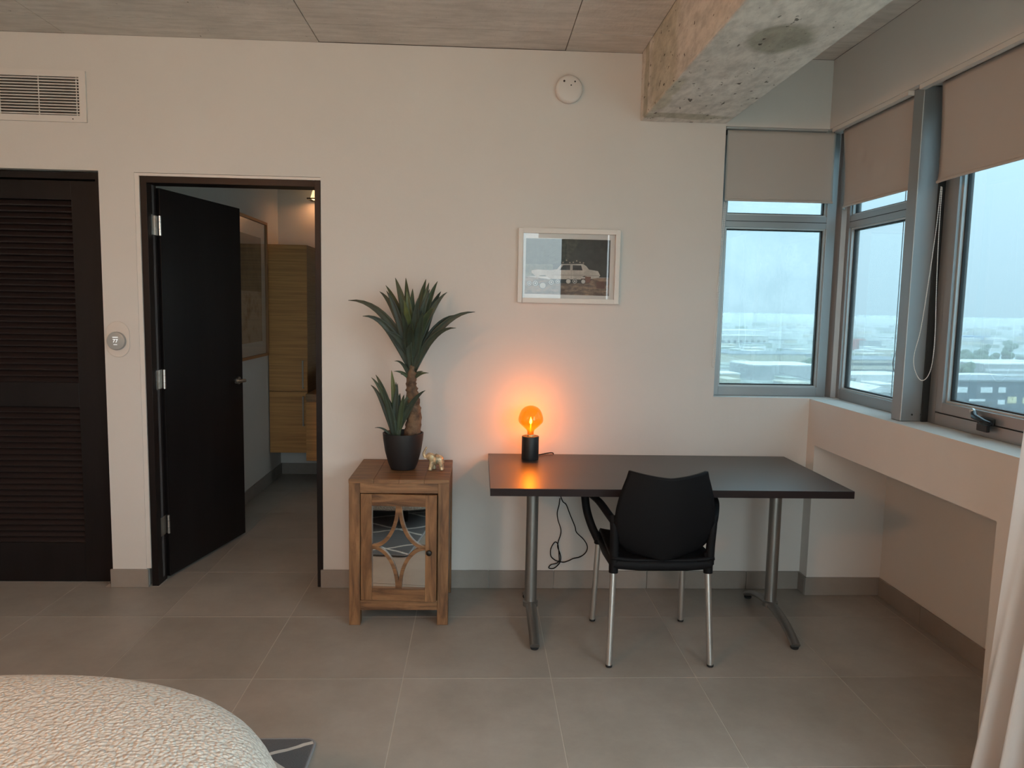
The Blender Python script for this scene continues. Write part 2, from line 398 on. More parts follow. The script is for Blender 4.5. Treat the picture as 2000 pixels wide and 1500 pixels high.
# ------------------------------------------------------------------ open flush door and its frame
tr = thing('trim_1', 'black door frame around the bathroom opening', 'door frame', (-1.26, D, 0)); tr['kind'] = 'structure'
MB().box(-1.700, -1.668, D+.012, PT+.005, .001, 2.115).build('jamb', ESP, tr, bevel=.001)
MB().box(-.836, -.808, D+.002, PT+.005, .001, 2.115).build('jamb', ESP, tr, bevel=.001)
MB().box(-1.668, -.836, D+.008, PT+.005, 2.083, 2.115).build('head_jamb', ESP, tr, bevel=.001)
MB().box(-1.722, -1.7005, D+.004, D+.04, .1, 2.128).build('reveal_bead', WHITE, tr); MB().box(-1.70, -.806, D+.004, D+.04, 2.1155, 2.1285).build('reveal_bead', WHITE, tr)
MB().box(-1.668, -1.6665, D+.070, D+.092, .03, 2.083).build('seal_strip', mat('seal_grey', (.09, .082, .085), .6), tr)
for hz in (1.883, 1.087, .303):
    MB().box(-1.668, -1.6655, D+.060, PT+.004, hz-.05, hz+.05).build('hinge_plate', CHROME, tr)
ang = math.atan2(4.758-3.99, -1.494+1.652)
d2 = thing('door_2', 'black flush door standing open into the bathroom', 'door', (0, 0, 0)); d2['kind'] = 'structure'
leaf = MB().box(0, .80, 0, .040, .012, 2.075).build('leaf', ESP, d2, bevel=.0015)
for hz in (1.883, 1.087, .303):
    h = MB(); h.lathe([(.0075, -.05), (.0075, .05)], -.008, -.004, hz, 14); h.box(-.0035, .0005, .001, .036, hz-.05, hz+.05)
    hg = h.build('hinge', CHROME, d2, smooth=True)
    hh = MB(); hh.lathe([(.0082, .018), (.0082, .0195)], -.008, -.004, hz, 14); hh.lathe([(.0082, -.0195), (.0082, -.018)], -.008, -.004, hz, 14)
    hh.build('knuckle_ring', GASKET, hg)
for sd in (-1, 1):
    yf = 0 if sd < 0 else .04
    h = MB(); h.lathe([(.024, 0), (.024, sd*.010)], .74, 1.01, yf, 20, axis=1); h.lathe([(.010, sd*.010), (.010, sd*.045)], .74, 1.01, yf, 14, axis=1)
    h.tube([(.745, yf+sd*.045, 1.01), (.70, yf+sd*.047, 1.01), (.64, yf+sd*.043, 1.008)], [.011, .009, .0085], 10)
    h.build('lever_handle', CHROME, d2, smooth=True)
d2.matrix_world = Matrix.Translation((-1.655, 3.992, 0)) @ Matrix.Rotation(ang, 4, 'Z')
# leaf local +y is the hidden side: the seen face is local y=0

# ------------------------------------------------------------------ air vent, thermostat, smoke detector
vt = thing('air_vent', 'white rectangular air vent grille high on the back wall', 'vent', (-2.28, D, 2.48))
X0, X1, Z0, Z1 = -2.63, -1.935, 2.361, 2.604
mb = MB(); holed(mb, X0, X1, Z0, Z1, [(X0+.032, X1-.032, Z0+.03, Z1-.03)], lambda a, b, c_, d: mb.box(a, b, D-.012, D-.001, c_, d))
mb.build('frame', WHITE, vt, weld=True)
MB().box(X0+.01, X1-.01, D-.0012, D+.0, Z0+.01, Z1-.01).build('duct_shade_sheet', GASKET, vt)  # near-black sheet on solid wall, its colour stands in for shade behind slats
sl = mesh_of(MB().prism([(-.006, -.0022), (.0035, -.0036), (.0035, -.0012), (-.006, .0022)], 0, -.316, .316), 'slat', WHITE)
for k in range(13): share(sl, 'slat', ((X0+X1)/2, D-.0056, Z0+.03+(k+.5)*.183/13), vt)
for x in (X1-.045, X1-.225, X1-.41, X1-.59): MB().box(x-.002, x+.002, D-.010, D-.007, Z0+.028, Z1-.028).build('mullion', WHITE, vt)
MB().lathe([(.003, 0), (.003, .001)], -2.0, 2.375, D-.013, 10, axis=1).build('screw', GASKET, vt)

th = thing('thermostat', 'round grey thermostat on an oval white wall plate reading 77', 'thermostat', (-1.826, D, 1.30))
def capsule(hw, hh, n=16):
    pts = []
    for k in range(n+1): a_ = PI*k/n; pts.append((hw*math.cos(a_), hh-hw+hw*math.sin(a_)))
    for k in range(n+1): a_ = PI+PI*k/n; pts.append((hw*math.cos(a_), -(hh-hw)+hw*math.sin(a_)))
    return pts
MB().prism([(-1.826+p[0], 1.30+p[1]) for p in capsule(.058, .091)], 1, D-.007, D-.0005).build('wall_plate', mat('plate_cream', (.64, .59, .545), .5), th, bevel=.003)
MB().lathe([(.046, 0), (.0465, -.010), (.044, -.017), (.038, -.019)], -1.829, 1.292, D-.007, 40, axis=1).build('dial', mat('dial_grey', (.36, .37, .36), .35), th, smooth=True)
def text(name, body, size, loc, rot, material, parent, ext=.0003):
    cu = bpy.data.curves.new(name, 'FONT'); cu.body = body; cu.size = size; cu.align_x = 'CENTER'; cu.align_y = 'CENTER'; cu.extrude = ext
    t = bpy.data.objects.new(name, cu); C.objects.link(t)
    dg = bpy.context.evaluated_depsgraph_get(); me = bpy.data.meshes.new_from_object(t.evaluated_get(dg)); bpy.data.objects.remove(t)
    me.materials.clear(); me.materials.append(material)
    o = bpy.data.objects.new(name, me); C.objects.link(o); o.location = loc; o.rotation_euler = rot
    if parent: o.parent = parent; o.matrix_parent_inverse = parent.matrix_world.inverted()
    return o
SCR = emis('screen_text', (.85, .9, .92), .7)
text('reading', '77', .026, (-1.829, D-.0275, 1.292), (PI/2, 0, 0), SCR, th)
MB().box(-1.842, -1.816, D-.0275, D-.0262, 1.3095, 1.3125).build('status_line', SCR, th)
MB().box(-1.838, -1.820, D-.0275, D-.0262, 1.2725, 1.2750).build('status_line', SCR, th)

sd_ = thing('smoke_detector', 'round white smoke detector on the wall near the ceiling', 'detector', (.432, D, 2.589))
mb = MB(); mb.lathe([(.064, 0), (.068, -.008), (.068, -.026), (.064, -.034), (.054, -.037), (.02, -.038)], .432, 2.589, D-.001, 48, axis=1)
mb.build('body', WHITE, sd_, smooth=True, ang=60)
for px, pz, r in ((-.026, .035, .0052), (.028, .034, .0042), (.009, .016, .0036)):
    MB().lathe([(r, 0), (r, -.0012)], .432+px, 2.589+pz, D-.0382, 14, axis=1).build('vent_hole', GASKET, sd_)

# ------------------------------------------------------------------ windows
PANE_CLEAR = glass('window_pane', (.297, .353, .378), film=.025)
PANE_WET = glass('rain_wet_pane', (.300, .360, .384), film=.034, mottled=.028)
PANE_REAR = glass('rear_pane', (.93, .95, .95))
def frame_rect(mb, plane, put, a0, a1, z0, z1, wdt, d0, d1):
    for (p, q, r, s) in ((a0, a0+wdt, z0, z1), (a1-wdt, a1, z0, z1), (a0+wdt, a1-wdt, z0, z0+wdt), (a0+wdt, a1-wdt, z1-wdt, z1)): put(p, q, r, s, d0, d1)
def window(name, label, ax, plane, a0, a1, z0, z1, transom, sash, pane, fw=.05, sgn=1, streak=False):
    """ax=1: wall across Y at 'plane' (outwards +Y*sgn); ax=0: wall across X (outwards +X)."""
    wn = thing(name, label, 'window', ((a0+a1)/2, plane, z0) if ax == 1 else (plane, (a0+a1)/2, z0)); wn['kind'] = 'structure'
    def PUT(mb):
        def put(p, q, r, s, d0, d1):
            e0, e1 = sorted((plane+sgn*d0, plane+sgn*d1))
            mb.box(p, q, e0, e1, r, s) if ax == 1 else mb.box(e0, e1, p, q, r, s)
        return put
    mb = MB(); frame_rect(mb, plane, PUT(mb), a0, a1, z0, z1, fw, 0, .06); mb.build('outer_frame', ALU, wn, weld=True, bevel=.0015)
    lights = [(z0+fw, transom[0]), (transom[1], z1-fw)] if transom else [(z0+fw, z1-fw)]
    if transom:
        mb = MB(); PUT(mb)(a0+fw, a1-fw, transom[0], transom[1], .002, .055); mb.build('transom', ALU, wn, bevel=.0015)
        mb = MB(); PUT(mb)(a0+fw, a1-fw, (transom[0]+transom[1])/2-.0015, (transom[0]+transom[1])/2+.0015, .0005, .004); mb.build('transom_groove', GASKET, wn)
    for (la, lb) in lights:
        i0, i1 = a0+fw, a1-fw; zz0, zz1 = la, lb
        if sash:
            mb = MB(); frame_rect(mb, plane, PUT(mb), i0, i1, zz0, zz1, .006, .012, .05); mb.build('sash_gap', GASKET, wn, weld=True)
            sf = MB(); frame_rect(sf, plane, PUT(sf), i0+.006, i1-.006, zz0+.006, zz1-.006, .042, -.004, .05); sf.build('sash', ALU, wn, weld=True, bevel=.0015)
            i0 += .048; i1 -= .048; zz0 += .048; zz1 -= .048
        mb = MB(); frame_rect(mb, plane, PUT(mb), i0, i1, zz0, zz1, .008, .012, .05); mb.build('glazing_bead', mat('pale_bead', (.52, .56, .57), .4, .5), wn, weld=True)
        mb = MB(); frame_rect(mb, plane, PUT(mb), i0+.008, i1-.008, zz0+.008, zz1-.008, .006, .026, .048); mb.build('gasket', GASKET, wn, weld=True)
        mb = MB(); PUT(mb)(i0+.0135, i1-.0135, zz0+.0135, zz1-.0135, .035, .039)
        mb.build('pane', pane, wn)
    return wn
TRZ = (1.945, 2.008)
w1 = window('window_1', 'narrow corner window with a rain streaked pane facing the viewer', 1, 3.945, 1.247, 1.885, SILL+.004, SOF-.003, TRZ, False, PANE_WET, fw=.048)
w2 = window('window_2', 'middle window between corner post and thick mullion', 0, XF, 3.165, 3.925, SILL+.001, SOF-.002, TRZ, False, PANE_CLEAR, fw=.052)
w3 = window('window_3', 'near window with an opening sash and black latch', 0, XF, 1.93, 3.075, SILL+.001, SOF-.002, None, True, PANE_CLEAR, fw=.048)
w4 = window('window_4', 'unseen side window beyond the white curtain, widened to add daylight', 0, XF, -1.71, 1.90, SILL+.001, SOF-.002, None, False, PANE_REAR, fw=.05)  # unseen glazing put in and widened to light floor and ceiling
w5 = window('window_5', 'wide glazed balcony door behind the viewer', 1, YR-.03, RW[0]+.002, RW[1]-.002, RW[2], RW[3]-.002, None, False, PANE_REAR, sgn=-1)
mb = MB(); mb.box(-.33, -.27, YR-.085, YR-.03, RW[2]+.05, RW[3]-.052); mb.build('mullion', ALU, w5)
w6 = window('added_window', 'added frosted bathroom window, unseen, letting daylight onto the side wall', 0, BXR+.03, BW[0]+.002, BW[1]-.002, BW[2]+.002, BW[3]-.002, None, False, glass('frosted_pane', (.40, .42, .43), film=.25), fw=.04)  # added unseen window, lets cool daylight onto the bathroom side wall
mb = MB(); mb.prism([(1.887, 3.945), (1.902, 3.915), (1.93, 3.905), (1.965, 3.93), (1.985, 4.0), (1.9, 4.0)], 2, SILL+.003, SOF-.002)
struct(mb.build('trim_2', mat('corner_post_metal', (.27, .26, .26), .4, .6), smooth=True), 'rounded metal post at the window corner', 'post')
mp_ = thing('trim_3', 'thick grey aluminium mullion post between the two side windows', 'post', (1.87, 3.12, SILL)); mp_['kind'] = 'structure'
MB().box(1.812, 1.985, 3.087, 3.160, SILL+.001, SOF-.003).build('post', ALU, mp_, bevel=.003)
for x in (1.862, 1.902): MB().lathe([(.004, 0), (.004, -.002)], x, SILL+.03, 3.087, 10, axis=1).build('screw', GASKET, mp_)
MB().box(1.90, 1.985, 3.078, 3.0865, SILL+.001, SOF-.003).build('black_joint', GASKET, mp_)
MB().box(1.90, 1.985, 1.9, 1.932, SILL+.001, SOF-.003).build('post', ALU, mp_)
# latch on the opening sash
lt = at(1926, 822, 0, XF-.01)
mb = MB(); mb.box(XF-.016, XF-.004, lt.y-.045, lt.y+.045, lt.z-.014, lt.z+.012); mb.build('latch_base', GASKET, w3, bevel=.003)
mb = MB(); mb.tube([(XF-.02, lt.y+.06, lt.z+.026), (XF-.036, lt.y+.03, lt.z+.012), (XF-.04, lt.y-.03, lt.z+.0), (XF-.036, lt.y-.06, lt.z-.002)], [.010, .013, .013, .009], 10, flat=(1, .8))
mb.build('latch_handle', mat('latch_black', (.02, .025, .03), .2, .3), w3, smooth=True)
mb = MB(); mb.ball((XF-.022, lt.y+.064, lt.z+.029), .011, 8); mb.build('latch_tip', CHROME, w3, smooth=True)
mb = MB(); mb.box(XF-.030, XF-.0165, lt.y-.035, lt.y+.025, lt.z-.04, lt.z-.012); mb.build('latch_keeper', GASKET, w3, bevel=.003)

for u in (1671, 1756):
    p = at(u, 560, 0, 1.995); MB().tube([(1.995, p.y, SILL+.03), (1.995, p.y, SOF-.02)], .0022, 8).build('screen_wire', GASKET, w2)
# ------------------------------------------------------------------ roller blinds
FAB = mat('blind_fabric', (.46, .435, .41), .9, bump=(900, .15, .0005), spec=.1)
def blind(label, ax, plane, a0, a1, ztop, zbot, curl=(0, 0), chain=None, crease=()):
    """ax=1 lies across Y=plane along X; ax=0 lies across X=plane along Y (a0 far, a1 near)"""
    P = (lambda a_, z, off: (a_, plane+off, z)) if ax == 1 else (lambda a_, z, off: (plane+off, a_, z))
    b = thing('roller_blind', label, 'blind', P((a0+a1)/2, ztop, 0), 'fabric roller blinds over the windows')
    def fn(u, v):
        z = ztop - v*(ztop-zbot)
        off = .004*math.sin(v*PI) + curl[0]*max(0, 1-u*7)**2*(.2+v) + curl[1]*max(0, (u-.86)*7)**2*(.2+v) - .006*max(0, (v-.93)/.07)
        for (cu, cv, r, d_) in crease: off += d_*math.exp(-((u-cu)**2*3+(v-cv)**2)/r**2)
        return P(a0+u*(a1-a0), z, off)
    MB().grid(fn, 40, 20).build('fabric', FAB, b, smooth=True, solid=.0015)
    def hem(u, v):
        p = Vector(fn(u, 1)); k = Vector(P(0, 0, .004*math.cos(2*PI*v))) - Vector(P(0, 0, 0)); return p + k + Vector((0, 0, .006*math.sin(2*PI*v)))
    MB().grid(hem, 20, 8).build('hem_bar', FAB, b, smooth=True)
    q0, q1 = Vector(P(a0+.004*(1 if a1 > a0 else -1), ztop-.003, .028)), Vector(P(a1-.004*(1 if a1 > a0 else -1), ztop-.003, .028))
    MB().tube([q0, q1], .016, 16).build('roller_tube', mat('tube_grey', (.5, .49, .47), .5), b, smooth=True)
    for q in (q0, q1):
        e = (q1-q0).normalized()*.0015
        MB().tube([q-e, q+e], .0185, 12).build('bracket', GASKET, b)
    if chain:
        path, col = chain
        mb = MB(); pts = []
        for p, q in zip(path, path[1:]):
            p, q = Vector(p), Vector(q); n = max(1, int((q-p).length/.0075)); pts += [p.lerp(q, k/n) for k in range(n)]
        for p in pts:
            r = .0026; mb.add([p+Vector(d_)*r for d_ in ((1,0,0),(-1,0,0),(0,1,0),(0,-1,0),(0,0,1),(0,0,-1))],
                             [(0,2,4),(2,1,4),(1,3,4),(3,0,4),(2,0,5),(1,2,5),(3,1,5),(0,3,5)])
        mb.tube([Vector(p) for p in path], .0010, 5)
        ch = mb.build('pull_chain', col, b, smooth=True); tag(ch, 'beaded pull chain hanging in a loop', kind='stuff')
    return b
def smooth_path(pts, n=6):
    out = []
    P = [Vector(p) for p in pts]; P = [P[0]*2-P[1]] + P + [P[-1]*2-P[-2]]
    for i in range(1, len(P)-2):
        for k in range(n):
            t = k/n; a_, b_, c_, d_ = P[i-1:i+3]
            out.append(.5*((2*b_) + (c_-a_)*t + (2*a_-5*b_+4*c_-d_)*t*t + (3*b_-a_-3*c_+d_)*t**3))
    return out + [P[-2]]
CHW = mat('chain_white', (.78, .76, .72), .4); CHD = mat('chain_grey', (.06, .06, .06), .5)
XC = 1.800
pth3 = smooth_path([at(u, v, 0, XC) for u, v in ((1838, 365), (1828, 450), (1812, 560), (1798, 645), (1786, 690), (1785, 715), (1793, 737), (1802, 743), (1812, 735), (1820, 712), (1826, 660), (1829, 560), (1834, 450), (1840, 365))])
pth2 = smooth_path([at(u, v, 0, XC+.06) for u, v in ((1792, 430), (1778, 540), (1765, 625), (1752, 680), (1744, 705), (1746, 722), (1753, 736), (1760, 741), (1766, 735), (1772, 700), (1780, 600), (1795, 430))])
pth1 = smooth_path([at(u, v, 1, D-.008) for u, v in ((1415, 395), (1408, 480), (1402, 560), (1397, 640), (1393, 690), (1391, 712), (1394, 716), (1397, 700), (1400, 640), (1405, 560), (1411, 480), (1418, 395))])
blind('grey roller blind over the narrow corner window facing the viewer', 1, 3.888, 1.262, 1.832, SOF-.012, 2.075, (0, 0), (pth1, CHW))
blind('grey roller blind with a curled edge between corner and mullion post', 0, 1.845, 3.852, 3.168, SOF-.008, 2.040, (.035, 0), (pth2, CHD), [(.32, .42, .07, .008), (.5, .62, .12, -.006), (.62, .7, .06, .004)])
blind('nearest roller blind hanging right of the thick mullion post', 0, 1.845, 3.022, 1.95, SOF-.008, 2.040, (.012, 0), (pth3, CHW), [(.32, .56, .03, .006), (.36, .58, .02, -.005)])
mb = MB(); mb.box(XU+.003, XU+.03, 1.94, 3.083, SOF-.02, SOF-.001); mb.box(XU+.003, XU+.03, 3.163, 3.84, SOF-.02, SOF-.001)
struct(mb.build('trim_4', mat('fascia_grey', (.62, .61, .58), .5)), 'pale fascia strip above the side window blinds', 'trim')
mb = MB(); mb.box(1.25, 1.78, 3.868, 3.905, SOF-.010, SOF-.0005)
struct(mb.build('trim_5', mat('headrail_alu', (.45, .47, .47), .4, .6)), 'thin metal headrail above the corner window blind', 'trim')

# ------------------------------------------------------------------ desk
DT = .737; DX0, DX1, DY0, DY1 = .058, 1.632, 3.085, 3.835
WENGE = mat('wenge_laminate', (.030, .022, .021), .36, noise=(5, (.022, .016, .015), .35, .65, (.15, 1, 1)), spec=1.0)
GREYM = mat('grey_painted_steel', (.25, .245, .235), .38, .8)
dk = thing('desk', 'dark brown laminate desk on grey steel T legs under the window', 'desk', (.85, 3.46, 0))
MB().box(DX0, DX1, DY0, DY1, DT-.033, DT).build('desktop', WENGE, dk, bevel=.0012)
EDG = mat('wenge_edge', (.020, .013, .013), .6, spec=.15)
MB().box(DX0, DX1, DY0-.002, DY0-.0002, DT-.0325, DT-.0012).build('edge_band', EDG, dk)
MB().box(DX1+.0002, DX1+.002, DY0, DY1, DT-.0325, DT-.0012).build('edge_band', EDG, dk)
for lx in (.266, 1.437):
    lg = MB(); lg.lathe([(.0285, .085), (.0285, DT-.040)], lx, 3.44, 0, 28); lg.lathe([(.036, .078), (.036, .10), (.0285, .105)], lx, 3.44, 0, 28)
    lg = lg.build('leg_column', GREYM, dk, smooth=True)
    MB().box(lx-.045, lx+.045, 3.18, 3.70, DT-.041, DT-.0335).build('bracket_plate', GREYM, lg)
    pts = []
    for k in range(17):
        t = k/16*2-1; pts.append((lx, 3.437+t*.305, .088-.070*abs(t)**2.2))
    ft = MB().tube(pts, [.026-.004*abs(k/8-1) for k in range(17)], 12, flat=(1, .62), up=(0, 0, 1)).build('foot_bar', GREYM, dk, smooth=True)
    for t in (-1, 1): MB().lathe([(.017, 0), (.019, .004), (.019, .008)], lx, 3.437+t*.292, .0005, 16).build('glide', GASKET, ft)

# ------------------------------------------------------------------ desk lamp with amber bulb
lx, ly = .268, 3.705
lp = thing('table_lamp', 'small black cylinder lamp with a glowing amber bulb on the desk', 'lamp', (lx, ly, DT))
BLK = mat('lamp_black', (.010, .010, .011), .45, spec=.4)
MB().lathe([(.0430, 0), (.0435, .002), (.0435, .116), (.0425, .118), (.020, .118)], lx, ly, DT, 40).build('base', BLK, lp, smooth=True)
MB().lathe([(.0205, .118), (.0205, .121), (.017, .127)], lx, ly, DT, 24).build('socket', mat('brass_socket', (.6, .42, .2), .3, 1), lp, smooth=True)
AMB = glass('amber_glass', (1.0, .42, .06), film=.04, refl=1.0, filmcol=(1, .42, .05))
prof = [(.0165, .127), (.0168, .140), (.022, .151), (.044, .171), (.0590, .187), (.0625, .199), (.0615, .214), (.055, .235), (.045, .253), (.031, .265), (.014, .2715), (.0004, .273)]
zz = smooth_path([(r, 0, h) for r, h in prof], 3)
bl = MB().lathe([(max(p.x, .0004), p.z) for p in zz], lx, ly, DT, 40, cap=False).build('bulb', AMB, lp, smooth=True, ang=0)
FIL = emis('filament', (1, .55, .12), 60.0)
MB().tube([(lx, ly, DT+.130), (lx, ly, DT+.178)], [.006, .0025], 10).build('stem', mat('stem_glass', (.9, .6, .25), .2), bl, smooth=True)
MB().lathe([(.0012, .178), (.006, .186), (.0062, .194), (.003, .206), (.0006, .214)], lx, ly, DT, 12).build('filament', FIL, bl, smooth=True)
pl_ = bpy.data.lights.new('bulb_light', 'POINT'); pl_.energy = 6.5; pl_.color = (1, .50, .13); pl_.shadow_soft_size = .012
po = bpy.data.objects.new('bulb_light', pl_); C.objects.link(po); po.location = (lx, ly, DT+.196)
po.parent = lp; po.matrix_parent_inverse = lp.matrix_world.inverted()
z7 = ((340,120),(430,240),(500,420),(590,640),(620,750),(750,880),(815,1000),(790,1110),(690,1200),(560,1230),(470,1265),(380,1295),(300,1285),(230,1260),(150,1180),(150,1050),(220,935),(270,950),(290,1050),(300,1180),(300,1280),(240,1315),(150,1340),(112,1405),(200,1408),(290,1330),(325,1270),(330,1190),(300,1090),(272,1000),(290,910),(330,790),(330,680),(280,520),(268,390),(300,250),(315,120))
cp = [at(1060+u/9.38, 960+v/9.38, 1, 3.848) for u, v in z7]
for i, p in enumerate(cp): p.y += .004*math.sin(i*1.7)
pre = [Vector((lx+.02, ly+.040, DT+.006)), Vector((lx+.045, ly+.075, DT+.0045)), Vector((.36, 3.824, DT+.0055)), Vector((.39, 3.839, DT+.006)), Vector((.402, 3.8455, DT-.004)), Vector((.405, 3.847, DT-.06))]
MB().tube(smooth_path(pre + cp, 5), .0028, 8).build('power_cord', BLACKP, lp, smooth=True)

# ------------------------------------------------------------------ desk chair
ch = thing('desk_chair', 'black plastic armchair with silver legs pushed up to the desk', 'chair', (.78, 3.2, 0))
SILV = mat('silver_leg', (.62, .61, .59), .32, .9)
cx0 = .783
for (fx, fy, tx, ty) in ((-.215, 2.978, -.203, 3.010), (.218, 2.978, .198, 3.010), (-.215, 3.440, -.205, 3.395), (.215, 3.434, .200, 3.395)):
    zt = .43
    lg = MB().tube([(cx0+fx, fy, .004), (cx0+tx, ty, zt)], [.0130, .0135], 20).build('leg', SILV, ch, smooth=True)
    MB().lathe([(.0125, 0), (.0142, .002), (.0142, .010)], cx0+fx, fy, .0005, 18).build('foot_cap', GASKET, lg)
    k = .86; a_ = Vector((cx0+fx, fy, 0)); b_ = Vector((cx0+tx, ty, zt)); d_ = (b_-a_).normalized()
    p0 = b_ - d_*.03
    MB().tube([p0, b_, b_+d_*(.06 if fy < 3.2 else .012)], [.0195, .0205, .020], 16).build('leg_socket', BLACKP, ch, smooth=True)
# seat shell
def seat(u, v):
    x = (u*2-1); y = v
    hwid = .218 - .018*y
    e = abs(x)**3
    z = .458 - .020*math.sin(PI*min(1, y*1.05))*(1-e) + .012*e
    if y > .9: z -= (y-.9)*.28
    return (cx0+x*hwid, 2.985+y*.445, z)
MB().grid(seat, 20, 20).build('seat', BLACKP, ch, smooth=True, solid=.014)
ap = MB()
ap.tube([(cx0-.205, 3.0, .440), (cx0-.1, 2.985, .437), (cx0+.1, 2.985, .437), (cx0+.205, 3.0, .440)], .021, 12, flat=(.6, 1.0), up=(0, 0, 1))
for s in (-1, 1): ap.tube([(cx0+s*.206, 3.0, .436), (cx0+s*.212, 3.2, .432), (cx0+s*.203, 3.40, .430)], .022, 12, flat=(.5, 1.0), up=(0, 0, 1))
ap.tube([(cx0-.2, 3.40, .430), (cx0, 3.425, .428), (cx0+.2, 3.40, .430)], .020, 12, flat=(.6, 1), up=(0, 0, 1))
ap.build('seat_rim', BLACKP, ch, smooth=True)
HW = [(.470, .05), (.474, .085), (.482, .115), (.495, .145), (.512, .168), (.535, .187), (.56, .198), (.60, .2065), (.64, .207), (.69, .2025), (.74, .193), (.785, .179), (.82, .167), (.848, .160)]
def back(u, v):
    x = u*2-1; f = v*(len(HW)-1); i = min(int(f), len(HW)-2); t = f-i
    z = HW[i][0]*(1-t)+HW[i+1][0]*t; h = HW[i][1]*(1-t)+HW[i+1][1]*t
    vz = (z-.47)/.378
    zz_ = z - .021*(1-abs(x)**1.3)*max(0, (vz-.55)/.45)**2
    y = 2.978 - .075*vz + .055*x*x - .012*math.sin(PI*vz)
    return (cx0-.002+x*h, y, zz_)
MB().grid(back, 24, 39).build('backrest', BLACKP, ch, smooth=True, solid=.016)
for s in (-1, 1):
    post = smooth_path([(cx0+s*.202, 3.006, .44), (cx0+s*.204, 3.004, .52), (cx0+s*.208, 3.0, .60), (cx0+s*.214, 3.01, .645)], 4)
    MB().tube(post, [.020-.004*i/len(post) for i in range(len(post))], 12).build('back_post', BLACKP, ch, smooth=True)
    arm = smooth_path([(cx0+s*.205, 2.995, .615), (cx0+s*.225, 3.04, .640), (cx0+s*.252, 3.12, .672), (cx0+s*.272, 3.22, .678), (cx0+s*.280, 3.31, .682),
                       (cx0+s*.282, 3.352, .668), (cx0+s*.280, 3.366, .640), (cx0+s*.270, 3.362, .570), (cx0+s*.250, 3.345, .505), (cx0+s*.222, 3.32, .445)], 5)
    MB().tube(arm, .0185, 12, flat=(1.0, .72)).build('armrest', BLACKP, ch, smooth=True)

# ------------------------------------------------------------------ mirrored side cabinet
def wood(name, axis):
    st = [7, 7, 7]; st[axis] = .9
    M = bpy.data.materials.new(name); M.use_nodes = True; MATS[name] = M
    nt = M.node_tree; N = nt.nodes; L = nt.links; b = N['Principled BSDF']; b.inputs['Roughness'].default_value = .48
    tc = N.new('ShaderNodeTexCoord'); mp = N.new('ShaderNodeMapping'); mp.inputs['Scale'].default_value = st; L.new(tc.outputs['Object'], mp.inputs[0])
    n = N.new('ShaderNodeTexNoise'); n.inputs['Scale'].default_value = 4; n.inputs['Detail'].default_value = 7; n.inputs['Distortion'].default_value = .9; n.inputs['Roughness'].default_value = .62
    L.new(mp.outputs[0], n.inputs['Vector'])
    r = N.new('ShaderNodeValToRGB'); e = r.color_ramp.elements; e[0].position = .28; e[1].position = .72
    e[0].color = (.052, .022, .009, 1); e[1].color = (.30, .155, .068, 1); k = e.new(.5); k.color = (.185, .090, .037, 1)
    L.new(n.outputs['Fac'], r.inputs[0]); L.new(r.outputs[0], b.inputs['Base Color'])
    bp = N.new('ShaderNodeBump'); bp.inputs['Strength'].default_value = .12; bp.inputs['Distance'].default_value = .002
    L.new(n.outputs['Fac'], bp.inputs['Height']); L.new(bp.outputs[0], b.inputs['Normal'])
    return M
WX, WY, WZ = wood('mango_wood_x', 0), wood('mango_wood_y', 1), wood('mango_wood_z', 2)
CX0, CX1, CY0, CY1, CZ = -.588, -.127, 3.388, 3.838, .70
cb = thing('side_cabinet', 'small brown wooden cabinet with a mirrored lattice door', 'cabinet', ((CX0+CX1)/2, 3.6, 0))
pz = .0185
for k in range(4):
    xa = CX0-.001+k*(CX1-CX0+.002)/4; xb = xa+(CX1-CX0+.002)/4
    MB().box(xa+.0004, xb-.0004, CY0-.003, CY1, CZ-pz, CZ).build('top_plank', WX, cb, bevel=.001)
PW = .051
for xa in (CX0, CX1-PW):
    for ya in (CY0, CY1-PW): MB().box(xa, xa+PW, ya, ya+PW, .001, CZ-pz-.0003).build('leg', WZ, cb, bevel=.002)
MB().box(CX0+PW, CX1-PW, CY0+.002, CY0+.03, .634, CZ-pz-.0003).build('rail', WX, cb, bevel=.001)
MB().box(CX0+PW, CX1-PW, CY0+.002, CY0+.03, .074, .121).build('rail', WX, cb, bevel=.001)
for xa in (CX0+.008, CX1-.026): MB().box(xa, xa+.018, CY0+PW, CY1-PW, .074, CZ-pz-.0003).build('side_panel', WZ, cb)
MB().box(CX0+PW, CX1-PW, CY1-.03, CY1-.015, .074, CZ-pz-.0003).build('back_panel', WZ, cb)
MB().box(CX0+.026, CX1-.026, CY0+.031, CY1-.031, .074, .09).build('bottom_panel', WX, cb)
dx0, dx1, dz0, dz1 = 0, CX1-CX0-2*PW-.006, .124, .631
SW = .052; RWD = .055
fr = MB(); fr.box(dx0, dx0+SW, 0, .022, dz0, dz1)
door = fr.build('door', WZ, cb, bevel=.0015)
MB().box(dx1-SW, dx1, 0, .022, dz0, dz1).build('stile', WZ, door, bevel=.0015)
MB().box(SW, dx1-SW, .001, .021, dz1-RWD, dz1).build('rail', WX, door, bevel=.0015)
MB().box(SW, dx1-SW, .001, .021, dz0, dz0+RWD+.005).build('rail', WX, door, bevel=.0015)
mx0, mx1, mz0, mz1 = SW, dx1-SW, dz0+RWD+.005, dz1-RWD
MB().box(mx0-.004, mx1+.004, .014, .018, mz0-.004, mz1+.004).build('mirror', mat('mirror_glass', (.82, .84, .83), .02, 1.0), door)
mcx, mcz = (mx0+mx1)/2, (mz0+mz1)/2
